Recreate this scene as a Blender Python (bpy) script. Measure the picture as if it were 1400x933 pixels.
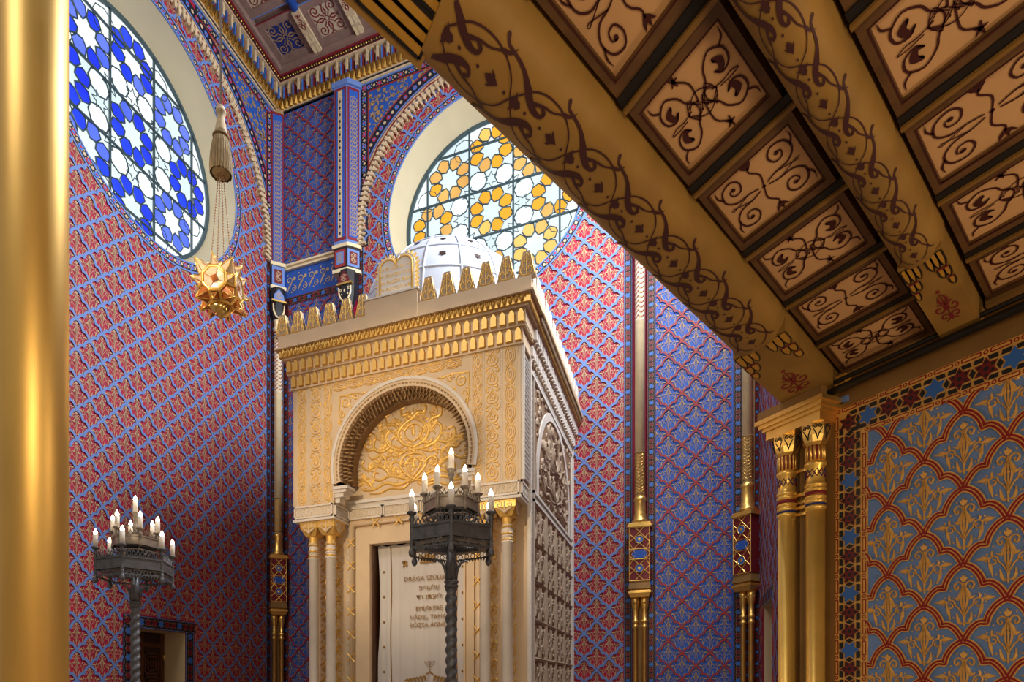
import bpy, bmesh, math, random
import numpy as np
from mathutils import Vector, Matrix
from mathutils.geometry import tessellate_polygon
random.seed(7)
for o in list(bpy.data.objects): bpy.data.objects.remove(o)
scn = bpy.context.scene
col = scn.collection
PI = math.pi; R2 = math.sqrt(2)

# ------------------------------------------------------------------ camera (view camera with rising front)
cam = bpy.data.objects.new('camera', bpy.data.cameras.new('camera')); col.objects.link(cam)
cam.location = (7.055, -9.675, 1.6); cam.rotation_euler = (PI/2, 0, math.radians(21.6))
cam.data.sensor_fit = 'HORIZONTAL'; cam.data.sensor_width = 36
cam.data.lens = 850/1400*36; cam.data.shift_x = 100/1400; cam.data.shift_y = (939-466.5)/1400
cam.data.clip_start = .05
scn.camera = cam
# ------------------------------------------------------------------ world, lights, exposure
scn.view_settings.view_transform = 'Standard'; scn.view_settings.look = 'None'
scn.view_settings.exposure = 0.16; scn.view_settings.gamma = 1; scn.view_settings.use_curve_mapping = False
wd = bpy.data.worlds.new('hall_ambient'); scn.world = wd; wd.use_nodes = True
wd.node_tree.nodes['Background'].inputs[0].default_value = (1, .86, .70, 1)
wd.node_tree.nodes['Background'].inputs[1].default_value = .24
def lamp(name, kind, loc, target, power, colr, **k):
    d = bpy.data.lights.new(name, kind); d.energy = power; d.color = colr
    for a, b in k.items(): setattr(d, a, b)
    o = bpy.data.objects.new(name, d); col.objects.link(o); o.location = loc
    if target is not None: o.rotation_euler = (Vector(target)-Vector(loc)).to_track_quat('-Z', 'Y').to_euler()
    return o
# daylight of the round window in the right chancel wall (out of frame) and of the hall's dome windows behind the camera
lamp('daylight_right_window', 'AREA', (7.75, -2.9, 9.66), (0.0, -4.1, 4.6), 800, (.90, .94, 1), shape='DISK', size=2.8)
lamp('daylight_dome', 'AREA', (2.5, -14, 13), (4.2, -2, 7.5), 430, (1, .95, .92), shape='SQUARE', size=4.5)
# warm spotlights of the hall on the ark, warm lamp under the gallery plus an added fill
lamp('spot_ark', 'SPOT', (3.2, -9.5, 4.6), (4.1, -3, 4.0), 640, (1, .77, .50), spot_size=math.radians(36), spot_blend=.6, shadow_soft_size=.12)
lamp('light_gallery', 'POINT', (9.85, -7.9, 1.75), None, 80, (1, .74, .46), shadow_soft_size=.25)
lamp('light_gallery', 'POINT', (7.7, -10.6, 2.1), None, 150, (1, .76, .48), shadow_soft_size=.3)  # fill added behind the camera to brighten column fronts and gallery wall
# low sun outside the blue window
lamp('sun_left_window', 'SPOT', (-11.8, -8.36, 15.37), (0, -2.88, 9.66), 17000, (1, .86, .97), spot_size=math.radians(14.5), spot_blend=.1, shadow_soft_size=.12)

# ------------------------------------------------------------------ materials
def mat(name, c, rough=.6, metal=0, var=0, vscale=8, bump=0, bscale=60, emit=None, es=0, c2=None, stretch=None, spec=.4):
    m = bpy.data.materials.new(name); m.use_nodes = True; nt = m.node_tree; b = nt.nodes['Principled BSDF']
    b.inputs['Base Color'].default_value = (*c, 1); b.inputs['Roughness'].default_value = rough; b.inputs['Metallic'].default_value = metal
    b.inputs['Specular IOR Level'].default_value = spec
    if emit: b.inputs['Emission Color'].default_value = (*emit, 1); b.inputs['Emission Strength'].default_value = es
    if var or bump or c2:
        tc = nt.nodes.new('ShaderNodeTexCoord'); mp = nt.nodes.new('ShaderNodeMapping')
        nt.links.new(tc.outputs['Object'], mp.inputs[0])
        if stretch: mp.inputs['Scale'].default_value = stretch
    if var or c2:
        n = nt.nodes.new('ShaderNodeTexNoise'); n.inputs['Scale'].default_value = vscale; n.inputs['Detail'].default_value = 5
        nt.links.new(mp.outputs[0], n.inputs['Vector'])
        r = nt.nodes.new('ShaderNodeValToRGB'); e = r.color_ramp.elements
        e[0].position = .3; e[1].position = .7
        a = c2 if c2 else tuple(x*(1-var) for x in c); z = c if c2 else tuple(min(1, x*(1+var)) for x in c)
        e[0].color = (*a, 1); e[1].color = (*z, 1)
        nt.links.new(n.outputs['Fac'], r.inputs[0]); nt.links.new(r.outputs[0], b.inputs['Base Color'])
        if emit: nt.links.new(r.outputs[0], b.inputs['Emission Color'])
    if bump:
        n2 = nt.nodes.new('ShaderNodeTexNoise'); n2.inputs['Scale'].default_value = bscale; n2.inputs['Detail'].default_value = 4
        nt.links.new(mp.outputs[0], n2.inputs['Vector'])
        bp = nt.nodes.new('ShaderNodeBump'); bp.inputs['Strength'].default_value = bump; bp.inputs['Distance'].default_value = .01
        nt.links.new(n2.outputs['Fac'], bp.inputs['Height']); nt.links.new(bp.outputs[0], b.inputs['Normal'])
    return m
M = {}
def dm(key, *a, **k): M[key] = mat(key, *a, **k)
dm('red', (.36, .005, .040), .6, var=.18, vscale=3)
dm('ribbon_blue', (.125, .215, .50), .55)
dm('cream_paint', (.46, .32, .18), .55)
dm('blue', (.016, .085, .40), .6, var=.15, vscale=3)
dm('ribbon_red', (.30, .025, .02), .55)
dm('tan_paint', (.36, .23, .11), .5)
dm('g_blue', (.145, .265, .56), .7, var=.14, vscale=9, bump=.25, bscale=180)
dm('g_red', (.26, .006, .004), .5)
dm('g_gold', (.70, .39, .10), .5, var=.15, vscale=20)
dm('star_red', (.14, .008, .012), .5)
dm('star_blue', (.03, .13, .46), .5)
dm('black_paint', (.012, .011, .012), .5)
dm('navy', (.012, .013, .03), .5)
dm('sky_blue', (.05, .19, .62), .5)
dm('pink', (.42, .03, .06), .5)
dm('gold', (.86, .56, .16), .34, .9, var=.12, vscale=6, bump=.06, bscale=25)
dm('gold_dark', (.60, .36, .09), .33, 1, var=.25, vscale=7, bump=.1, bscale=20)
dm('gold_pale', (.84, .70, .42), .3, .2, var=.08, vscale=9)
dm('gilt', (.74, .46, .12), .4, .45, var=.1, vscale=30)
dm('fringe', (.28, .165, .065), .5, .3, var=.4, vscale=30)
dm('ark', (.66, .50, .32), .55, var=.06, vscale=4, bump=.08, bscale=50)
dm('ark_brown_dim', (.46, .34, .23), .6, var=.1, vscale=20)  # beige-brown of the crest; on the right side it paints in dimmer light
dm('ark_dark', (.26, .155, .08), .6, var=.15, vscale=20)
dm('ark_white', (.70, .64, .56), .5, var=.05, vscale=6)
dm('plaster', (.52, .45, .29), .7, var=.05, vscale=2, bump=.05, bscale=20)
dm('stone_cream', (.58, .44, .27), .65, var=.15, vscale=20)
dm('dome', (.46, .50, .58), .5, var=.03, vscale=5)
dm('brown_paint', (.22, .115, .03), .6, var=.12, vscale=4)
dm('beam', (.30, .165, .035), .6, var=.16, vscale=5, bump=.08, bscale=14)
dm('beam_ink', (.055, .014, .014), .6)
dm('panel', (.62, .36, .16), .6, var=.08, vscale=4)
dm('panel_frame', (.12, .058, .02), .5, var=.25, vscale=14, stretch=(1, 1, 1))
dm('panel_ink', (.055, .008, .006), .6)
dm('gap_black', (.008, .006, .005), .6)
dm('bead', (.22, .115, .025), .4)
dm('petal', (.50, .26, .03), .5, var=.1, vscale=10)
dm('iron', (.10, .10, .108), .42, .4, var=.3, vscale=20, bump=.2, bscale=60)
dm('iron_pale', (.20, .165, .135), .4, .5, var=.3, vscale=20)
dm('candle', (.78, .72, .64), .5)
dm('bulb', (1, .9, .7), .3, emit=(1, .80, .52), es=16)
dm('brass', (.75, .50, .16), .2, 1, var=.1)
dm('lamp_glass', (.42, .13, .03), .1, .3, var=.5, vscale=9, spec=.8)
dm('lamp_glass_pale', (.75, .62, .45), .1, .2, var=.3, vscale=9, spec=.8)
dm('cord', (.50, .45, .44), .7)
dm('gold_bright', (.92, .60, .14), .36, .7, var=.08, vscale=8)
dm('gold_soft', (.80, .52, .15), .46, .85, var=.16, vscale=5, bump=.05, bscale=20, stretch=(1, 1, .3))
dm('chain', (.30, .18, .10), .4, .4)
dm('tassel', (.34, .24, .12), .8, var=.35, vscale=12, stretch=(14, 14, .6))
dm('wood', (.085, .03, .012), .45, var=.4, vscale=6, stretch=(5, 5, 1), bump=.1)
dm('wood_dark', (.03, .011, .006), .5)
dm('cloth', (.62, .58, .54), .85, var=.03, vscale=3, bump=.1, bscale=90)
dm('thread', (.30, .155, .025), .6)
dm('dark', (.01, .008, .008), .9)
dm('wall_side', (.50, .37, .22), .7)
dm('lead', (.05, .085, .10), .4, .3)
dm('ceil_board', (.24, .15, .12), .6, var=.15, vscale=8)
dm('ceil_cream', (.52, .43, .30), .6)
dm('ceil_blue', (.012, .025, .16), .6)
dm('ceil_red', (.20, .012, .02), .6)
dm('floor', (.30, .22, .15), .3, var=.2, vscale=3)
def glass(key, c, es, c2, tr=.4):
    # back-lit stained glass: part of the sky light glows in the pane, part passes straight through with its tint
    dm(key, c, .15, emit=c, es=es, c2=c2, vscale=1.3); nt = M[key].node_tree; b = nt.nodes['Principled BSDF']
    t = nt.nodes.new('ShaderNodeBsdfTransparent'); t.inputs[0].default_value = (*c, 1); b.inputs['Base Color'].default_value = (.02, .02, .02, 1); [nt.links.remove(l) for l in list(b.inputs['Base Color'].links)]; x = nt.nodes.new('ShaderNodeMixShader'); x.inputs[0].default_value = tr
    nt.links.new(b.outputs[0], x.inputs[1]); nt.links.new(t.outputs[0], x.inputs[2]); nt.links.new(x.outputs[0], nt.nodes['Material Output'].inputs[0])
glass('glass_white', (.86, .95, .97), 1.2, (.66, .80, .84))
glass('glass_white_2', (.92, .97, .98), 1.25, (.80, .90, .92))
glass('glass_blue', (.02, .08, .85), 1.5, (.008, .03, .60))
glass('glass_blue_2', (.14, .22, .85), 1.5, (.06, .12, .80))
glass('glass_blue_3', (.20, .28, .85), 1.5, (.09, .15, .72))
glass('glass_amber', (.86, .46, .04), 1.5, (.80, .36, .02))
glass('glass_amber_2', (.88, .58, .20), 1.5, (.84, .47, .09))
glass('glass_amber_3', (.84, .54, .18), 1.4, (.56, .32, .09))

# ------------------------------------------------------------------ object helpers
def tag(o, label=None, cat=None, group=None, kind=None):
    for k, v in (('label', label), ('category', cat), ('group', group), ('kind', kind)):
        if v: o[k] = v
    return o
def wm(o):
    m = o.matrix_parent_inverse @ o.matrix_basis if o.parent else o.matrix_basis.copy()
    return wm(o.parent) @ m if o.parent else m
def link(name, me, parent=None, local=False):
    o = bpy.data.objects.new(name, me); col.objects.link(o)
    if parent:
        o.parent = parent
        if not local: o.matrix_parent_inverse = wm(parent).inverted()
    return o
def empty(name, loc, label, cat, group=None, rz=0, kind=None):
    o = bpy.data.objects.new(name, None); col.objects.link(o); o.location = loc; o.rotation_euler = (0, 0, rz)
    o.empty_display_size = .1
    return tag(o, label, cat, group, kind)
def copy_tree(o, parent=None):
    c = o.copy(); col.objects.link(c)
    if parent: c.parent = parent
    for ch in list(o.children): copy_tree(ch, c)
    return c
class G:
    def __init__(s): s.v = []; s.f = []; s.m = []; s.sm = []
    def add(s, v, f, X=None, mi=0, sm=False):
        b = len(s.v)
        if X is not None: v = [X @ Vector(p) for p in v]
        s.v += [tuple(p) for p in v]; s.f += [tuple(i+b for i in q) for q in f]; s.m += [mi]*len(f); s.sm += [sm]*len(f)
        return s
    def box(s, x0, x1, y0, y1, z0, z1, X=None, mi=0):
        v = [(x, y, z) for z in (z0, z1) for y in (y0, y1) for x in (x0, x1)]
        return s.add(v, [(0, 2, 3, 1), (4, 5, 7, 6), (0, 1, 5, 4), (2, 6, 7, 3), (0, 4, 6, 2), (1, 3, 7, 5)], X, mi)
    def frus(s, a, b, z0, z1, X=None, mi=0):   # a,b: (halfx,halfy) at z0,z1
        v = [(sx*q[0], sy*q[1], z) for q, z in ((a, z0), (b, z1)) for sy in (-1, 1) for sx in (-1, 1)]
        return s.add(v, [(0, 2, 3, 1), (4, 5, 7, 6), (0, 1, 5, 4), (2, 6, 7, 3), (0, 4, 6, 2), (1, 3, 7, 5)], X, mi)
    def lathe(s, pr, n=16, X=None, mi=0, sm=True, a0=0, cap=True):
        v = []; f = []
        for r, z in pr:
            for i in range(n): a = a0+2*PI*i/n; v.append((r*math.cos(a), r*math.sin(a), z))
        for j in range(len(pr)-1):
            for i in range(n): k = (i+1) % n; f.append((j*n+i, j*n+k, (j+1)*n+k, (j+1)*n+i))
        s.add(v, f, X, mi, sm)
        if cap:
            b = len(s.v)-len(v); L = len(pr)-1
            s.f += [tuple(b+i for i in range(n))[::-1], tuple(b+L*n+i for i in range(n))]; s.m += [mi]*2; s.sm += [False]*2
        return s
    def tube(s, path, r, n=6, X=None, mi=0, closed=False, sm=True):
        P = [Vector(p) for p in path]; m = len(P); v = []; f = []; up = None
        for i, p in enumerate(P):
            a = P[(i-1) % m] if (closed or i) else p; b = P[(i+1) % m] if (closed or i < m-1) else p
            t = (b-a).normalized()
            if up is None: up = t.orthogonal().normalized()
            up = (up - t*up.dot(t)).normalized(); w = t.cross(up); rr = r[i] if isinstance(r, (list, tuple)) else r
            for k in range(n): an = 2*PI*k/n; v.append(p+(up*math.cos(an)+w*math.sin(an))*rr)
        for i in range(m if closed else m-1):
            for k in range(n): k2 = (k+1) % n; j = (i+1) % m; f.append((i*n+k, i*n+k2, j*n+k2, j*n+k))
        if not closed: f += [tuple(range(n))[::-1], tuple((m-1)*n+k for k in range(n))]
        return s.add(v, f, X, mi, sm)
    def prism(s, poly, h0, h1, X=None, mi=0):
        n = len(poly); v = [(x, y, h) for h in (h0, h1) for x, y in poly]
        f = [tuple(range(n))[::-1], tuple(range(n, 2*n))]+[(i, (i+1) % n, n+(i+1) % n, n+i) for i in range(n)]
        return s.add(v, f, X, mi)
    def ball(s, c, r, n=10, mi=0, X=None, sz=1):
        k = max(4, n//2); pr = [(max(.001, r*math.sin(PI*j/k)), -r*sz*math.cos(PI*j/k)) for j in range(k+1)]
        T = Matrix.Translation(c); return s.lathe(pr, n, (X @ T) if X is not None else T, mi)
    def build(s, name, mats, parent=None, local=False, **t):
        me = bpy.data.meshes.new(name); me.from_pydata(s.v, [], s.f)
        for k in (mats if isinstance(mats, (list, tuple)) else [mats]): me.materials.append(M[k])
        if len(s.f):
            me.polygons.foreach_set('material_index', s.m); me.polygons.foreach_set('use_smooth', s.sm)
        me.update(); return tag(link(name, me, parent, local), **t)
def cat_rom(P, n):
    P = [np.array(p, float) for p in P]
    if len(P) < 3 or n <= 1: return np.array(P)
    Q = [2*P[0]-P[1]]+P+[2*P[-1]-P[-2]]; out = []
    for i in range(1, len(Q)-2):
        for k in range(n):
            t = k/n; a, b, c, d = Q[i-1:i+3]
            out.append(.5*((2*b)+(c-a)*t+(2*a-5*b+4*c-d)*t*t+(3*b-a-3*c+d)*t**3))
    out.append(P[-1]); return np.array(out)
class D2:
    """flat ornament: strokes, leaves and dots in a plane, x y and relief height"""
    def __init__(s, q=3, ridge=True): s.v = []; s.t = []; s.q = q; s.ridge = ridge
    def stroke(s, P, w, q=None, closed=False, h=1.):
        q = q or s.q
        if closed: P = list(P)+[P[0]]
        S = cat_rom(P, q); m = len(S)
        w = np.interp(np.linspace(0, 1, m), np.linspace(0, 1, len(w)), w) if isinstance(w, (list, tuple)) else np.full(m, w)
        T = np.gradient(S, axis=0); T /= np.maximum(np.linalg.norm(T, axis=1), 1e-9)[:, None]; N = np.c_[-T[:, 1], T[:, 0]]
        b = len(s.v); A = S+N*w[:, None]/2; B = S-N*w[:, None]/2
        if s.ridge:
            for i in range(m): s.v += [(*A[i], 0), (*S[i], h), (*B[i], 0)]
            for i in range(m-1):
                a = b+3*i; s.t += [(a, a+1, a+3), (a+1, a+4, a+3), (a+1, a+2, a+4), (a+2, a+5, a+4)]
        else:
            for i in range(m): s.v += [(*A[i], h), (*B[i], h)]
            for i in range(m-1): a = b+2*i; s.t += [(a, a+1, a+2), (a+1, a+3, a+2)]
        # orientation: make all face +h
        return s
    def poly(s, P, h=1., side=True):
        b = len(s.v); n = len(P); s.v += [(x, y, h) for x, y in P]
        for t in tessellate_polygon([[Vector((x, y, 0)) for x, y in P]]): s.t.append(tuple(b+i for i in t))
        if side and s.ridge:
            c = len(s.v); s.v += [(x, y, h) for x, y in P]+[(x, y, 0) for x, y in P]
            for i in range(n): j = (i+1) % n; s.t += [(c+i, c+n+i, c+j), (c+j, c+n+i, c+n+j)]
        return s
    def disc(s, c, r, n=8, h=1., ry=None):
        b = len(s.v); ry = ry or r; s.v.append((*c, h)); e = 0 if s.ridge else h
        s.v += [(c[0]+r*math.cos(2*PI*i/n), c[1]+ry*math.sin(2*PI*i/n), e) for i in range(n)]
        s.t += [(b, b+1+i, b+1+(i+1) % n) for i in range(n)]; return s
    def ring(s, c, r, w, n=14, ry=None, h=1.):
        ry = ry or r
        return s.stroke([(c[0]+r*math.cos(2*PI*i/n), c[1]+ry*math.sin(2*PI*i/n)) for i in range(n)], w, q=1, closed=True, h=h)
    def spiral(s, c, r, a0, turns, w, n=14, k=1.):   # from outside in
        return s.stroke([(c[0]+r*(1-.82*i/n)*math.cos(a0+k*2*PI*turns*i/n), c[1]+r*(1-.82*i/n)*math.sin(a0+k*2*PI*turns*i/n)) for i in range(n+1)], w, q=1)
    def mir(s):
        n = len(s.v); s.v += [(-x, y, h) for x, y, h in s.v]; s.t += [(a+n, c+n, b+n) for a, b, c in s.t]; return s
    def mirh(s):
        n = len(s.v); s.v += [(x, -y, h) for x, y, h in s.v]; s.t += [(a+n, c+n, b+n) for a, b, c in s.t]; return s
    def arr(s):
        V = np.array(s.v, float).reshape(-1, 3); T = np.array(s.t, int).reshape(-1, 3)
        a, b, c = V[T[:, 0], :2], V[T[:, 1], :2], V[T[:, 2], :2]
        ar = (b[:, 0]-a[:, 0])*(c[:, 1]-a[:, 1])-(b[:, 1]-a[:, 1])*(c[:, 0]-a[:, 0]); f = ar < -1e-12
        T[f] = T[f][:, ::-1]; return V, T
def meshnp(name, V, T, mk, parent=None, local=False, smooth=True, **t):
    me = bpy.data.meshes.new(name); me.vertices.add(len(V)); me.vertices.foreach_set('co', np.ascontiguousarray(V, dtype=np.float32).ravel())
    me.loops.add(len(T)*3); me.loops.foreach_set('vertex_index', np.ascontiguousarray(T, dtype=np.int32).ravel())
    me.polygons.add(len(T)); me.polygons.foreach_set('loop_start', np.arange(0, len(T)*3, 3, dtype=np.int32))
    me.polygons.foreach_set('use_smooth', np.full(len(T), smooth))
    me.materials.append(M[mk]); me.update(calc_edges=True); return tag(link(name, me, parent, local), **t)
class Fr:
    """a wall face: origin, x axis, y axis (up), outward normal"""
    def __init__(s, O, ex, ey, n): s.O, s.ex, s.ey, s.n = [np.array(a, float) for a in (O, ex, ey, n)]
    def w(s, V): V = np.asarray(V, float); return s.O+V[:, :1]*s.ex+V[:, 1:2]*s.ey+V[:, 2:3]*s.n
    def p(s, x, y, h=0): return tuple(s.O+x*s.ex+y*s.ey+h*s.n)
    def X(s):
        return Matrix([[*map(float, r)] for r in np.vstack([np.c_[s.ex, s.ey, s.n, s.O], [0, 0, 0, 1]])])
def tiled(A, offs, sc=(1, 1), base=.003, rel=.006, clip=None, rot=None):
    V, T = A; offs = np.asarray(offs, float); k = len(offs); n = len(V)
    if k == 0: return np.zeros((0, 3)), np.zeros((0, 3), int)
    W = np.repeat(V[None], k, 0).copy(); W[:, :, 0] *= sc[0]; W[:, :, 1] *= sc[1]
    W[:, :, 0] += offs[:, None, 0]; W[:, :, 1] += offs[:, None, 1]; W[:, :, 2] = base+W[:, :, 2]*rel
    if k > 3: W[:, :, 2] += (np.arange(k) * 0.618 % 1)[:, None]*.0009
    W = W.reshape(-1, 3); TT = (T[None]+(np.arange(k)*n)[:, None, None]).reshape(-1, 3)
    if clip is not None:
        c = W[TT].mean(1); TT = TT[clip(c[:, 0], c[:, 1])]
    return W, TT
def join(L):
    V = []; T = []; b = 0
    for v, t in L: V.append(v); T.append(np.asarray(t)+b); b += len(v)
    return np.concatenate(V), np.concatenate(T)
def orn(name, A, fr, mk, parent, offs=((0, 0),), sc=(1, 1), base=.003, rel=.006, clip=None, smooth=True, **t):
    V, T = tiled(A, offs, sc, base, rel, clip)
    if len(T) == 0: return None
    u, inv = np.unique(T, return_inverse=True); return meshnp(name, fr.w(V[u]), inv.reshape(-1, 3), mk, parent, smooth=smooth, **t)
def rect(fr, x0, x1, y0, y1, h0, h1): return [fr.p(x, y, h) for h in (h0, h1) for y in (y0, y1) for x in (x0, x1)]
BOXF = [(0, 2, 3, 1), (4, 5, 7, 6), (0, 1, 5, 4), (2, 6, 7, 3), (0, 4, 6, 2), (1, 3, 7, 5)]
def slab(g, fr, x0, x1, y0, y1, h0, h1, mi=0): g.add(rect(fr, x0, x1, y0, y1, h0, h1), BOXF, None, mi); return g
LEFT = Fr((0, 0, 0), (0, 1, 0), (0, 0, 1), (1, 0, 0))       # x' = y
BACK = Fr((0, 0, 0), (1, 0, 0), (0, 0, 1), (0, -1, 0))      # x' = x
RIGHT = Fr((8, 0, 0), (0, -1, 0), (0, 0, 1), (-1, 0, 0))    # x' = -y
BLUE = Fr((0, -.05, 0), (1, 0, 0), (0, 0, 1), (0, -1, 0))
KG = 2.377
GAL = Fr((KG/2, KG/2, 0), (1/R2, -1/R2, 0), (0, 0, 1), (-1/R2, -1/R2, 0))   # x' = s
def gp(s, r, z): return GAL.p(s, z, r)
# ------------------------------------------------------------------ shared ornament
ARCHPTS = [(-.5, 0), (-.43, .127), (-.364, .2), (-.30, .232), (-.228, .22), (-.215, .29), (-.17, .375), (-.10, .455), (0, .5)]
ARCHPTS = ARCHPTS+[(-x, y) for x, y in ARCHPTS[-2::-1]]
def arch_ribbon(w, ridge=False, h=1.):
    d = D2(1, ridge); d.stroke(ARCHPTS, w, 1, h=h); return d.arr()
def motif(q=3, ridge=True, k=1.):
    d = D2(q, ridge); W = lambda *a: [x*k for x in a]
    d.stroke([(.005, .2), (.035, .29), (.09, .315), (.135, .27), (.118, .215), (.082, .215), (.08, .25), (.1, .257)], W(.02, .024, .024, .02, .012))
    d.stroke([(.018, .24), (.05, .14), (.085, .075), (.155, .095)], W(.012, .06, .062, .006))
    d.stroke([(.018, .2), (.045, .05), (.01, -.13)], W(.02, .032, .006))
    d.stroke([(0, -.2), (.07, -.075), (.12, -.025), (.135, .03), (.18, .06), (.235, .035), (.24, -.02), (.2, -.055), (.158, -.04), (.162, .0), (.19, .012)], W(.014, .02, .02, .02, .016))
    d.stroke([(.235, .035), (.31, .048), (.42, .045)], W(.02, .075, .004))
    d.stroke([(.24, -.03), (.222, -.11), (.19, -.225)], W(.03, .055, .004))
    d.stroke([(.1, -.135), (.088, -.23), (.055, -.29), (.012, -.285)], W(.01, .046, .042, .012))
    d.stroke([(.2, .055), (.21, .1), (.195, .135)], W(.03, .035, .004))
    for c in ((.27, .1), (.285, -.005), (.15, -.2), (.1, .375), (.19, .2)): d.disc(c, .014*k, 6)
    d.mir()
    d.stroke([(0, .3), (0, .0), (0, -.34)], W(.014, .018, .016), 1)
    d.poly([(0, .425), (.018, .385), (.05, .375), (.035, .345), (.018, .31), (-.018, .31), (-.035, .345), (-.05, .375), (-.018, .385)])
    for c in ((0, .08), (0, -.2)): d.disc(c, .022*k, 8, 1.3)
    return d.arr()
def smooth_arch(n=3):
    left = cat_rom(ARCHPTS[:5], n); mid = cat_rom(ARCHPTS[4:13], n); right = cat_rom(ARCHPTS[12:], n)
    return [tuple(p) for p in np.concatenate([left[:-1], mid[:-1], right])]
MOT_LO = motif(2, False, .72); MOT_THIN = motif(2, False, .62); RIB = D2(1, False).stroke(smooth_arch(2), .092, 1).arr(); RIBN = D2(1, False).stroke(smooth_arch(2), .06, 1).arr()
CW, CH = .37, .375
def lattice(x0, x1, y0, y1, nx, ny):
    """cell centres; (nx, ny) is one crossing (bottom tip of a cell)"""
    out = []
    for sx, sy in ((0, 0), (.5, .5)):
        i0 = math.floor((x0-nx)/CW-1); i1 = math.ceil((x1-nx)/CW+1); j0 = math.floor((y0-ny)/CH-1); j1 = math.ceil((y1-ny)/CH+1)
        out += [(nx+(i+sx)*CW, ny+(j+sy)*CH+CH/2) for i in range(i0, i1) for j in range(j0, j1)]
    return np.array(out)
def stencil(parent, fr, x0, x1, y0, y1, node, rib, leaf, keep=None, rel=.007, thin=False):
    L = lattice(x0, x1, y0, y1, *node)
    clip = lambda x, y: (x > x0) & (x < x1) & (y > y0) & (y < y1) & (keep(x, y) if keep else True)
    orn('painted_lattice', RIBN if thin else RIB, fr, rib, parent, L, (CW, CH), .006, .011, clip, kind='stuff')
    orn('painted_foliage', MOT_THIN if thin else MOT_LO, fr, leaf, parent, L, (CW*1.1, CH*1.08), .004, .003, clip, kind='stuff')
def hexagram(c, R, rot=0):
    return [(c[0]+(R if i % 2 == 0 else R*.577)*math.cos(rot+i*PI/6), c[1]+(R if i % 2 == 0 else R*.577)*math.sin(rot+i*PI/6)) for i in range(12)]
def star_tiles(R, L, rich=False, phase=0):
    """star band lying along +y from 0 to L, width 2R: dict of material -> arrays"""
    p = R*math.sqrt(3); n = int(L/p); p = L/max(1, n); D = {k: D2(1, False) for k in ('star_red', 'star_blue', 'black_paint')}
    g = .80
    for i in range(n):
        c = (0, (i+.5)*p); blue = (i+phase) % 3 == 2
        D['star_blue' if blue else 'star_red'].poly(hexagram(c, R*.90), side=False)
        b = D['black_paint']
        if not blue and rich:
            for a in range(6): x, y = c[0]+R*.5*math.cos(a*PI/3), c[1]+R*.5*math.sin(a*PI/3); b.disc((x, y), R*.15, 4, 1.3)
            b.disc(c, R*.19, 6, 1.3)
        y = c[1]+p/2
        b.poly([(-.5*R*g, y), (0, y-.29*R*g), (.5*R*g, y), (0, y+.29*R*g)], side=False)
        for s in (-1, 1):
            for sy in (-1, 1):
                q = [(s*R*.96, y+sy*.78*R), (s*R*.96, y+sy*.14*R), (s*R*.60, y+sy*.07*R), (s*R*.60, y+sy*.66*R)]
                b.poly([(a[0], a[1]) for a in q], side=False)
    t = D2(1, False)
    if not rich:
        for i in range(n):
            for s in (-1, 1): t.stroke([(s*R*.98, i*p), (s*.5*R, (i+.5)*p-.45*p), (s*.1*R, (i+1)*p-.45*p)] if 0 else [(s*R*1.0, i*p+.05*p), (s*R*.45, (i+1)*p-.08*p)], .1*R, 1, h=.5); t.stroke([(s*R*1.0, (i+1)*p-.05*p), (s*R*.45, i*p+.08*p)], .1*R, 1, h=.5)
        D['tan_paint'] = t
    return {k: d.arr() for k, d in D.items() if d.t}
def star_band(name, parent, fr, x0, y0, x1, y1, R, base='tan_paint', edge='ribbon_blue', rich=False, phase=0, ew=.16, h=.008, rel=.003):
    """band centred on the segment (x0,y0)-(x1,y1) of a wall frame"""
    d = np.array([x1-x0, y1-y0]); L = np.linalg.norm(d); ey = d/L; ex = np.array([ey[1], -ey[0]])
    f2 = Fr(fr.O+x0*fr.ex+y0*fr.ey, ex[0]*fr.ex+ex[1]*fr.ey, ey[0]*fr.ex+ey[1]*fr.ey, fr.n)
    g = G(); w = R*(1+ew); slab(g, f2, -w*1.12, w*1.12, 0, L, -.02, h-.002)
    o = g.build(name, base, parent)
    g = G()
    for s in (-1, 1): slab(g, f2, s*w-.22*R*ew*4*.4, s*w+.22*R*ew*4*.4, 0, L, -.02, h+.001)
    g.build('edge_line', edge, o)
    for k, A in star_tiles(R, L, rich, phase).items(): orn('inlay_stars', A, f2, k, o, base=h, rel=rel, smooth=False, kind='stuff')
    return o
def polar(cx, cy, V):      # x along arc (angle), y radius
    W = np.array(V, float); a = W[:, 0].copy(); r = W[:, 1].copy(); W[:, 0] = cx+r*np.cos(a); W[:, 1] = cy+r*np.sin(a); return W
def arc_band(g, fr, c, r0, r1, a0, a1, h0, h1, n=64, mi=0):
    v = []; f = []
    for i in range(n+1):
        a = a0+(a1-a0)*i/n
        for r, h in ((r0, h0), (r0, h1), (r1, h1), (r1, h0)): v.append(fr.p(c[0]+r*math.cos(a), c[1]+r*math.sin(a), h))
    for i in range(n):
        for k in range(4): q = (k+1) % 4; f.append((4*i+k, 4*i+q, 4*i+4+q, 4*i+4+k))
    g.add(v, f, None, mi)
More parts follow.
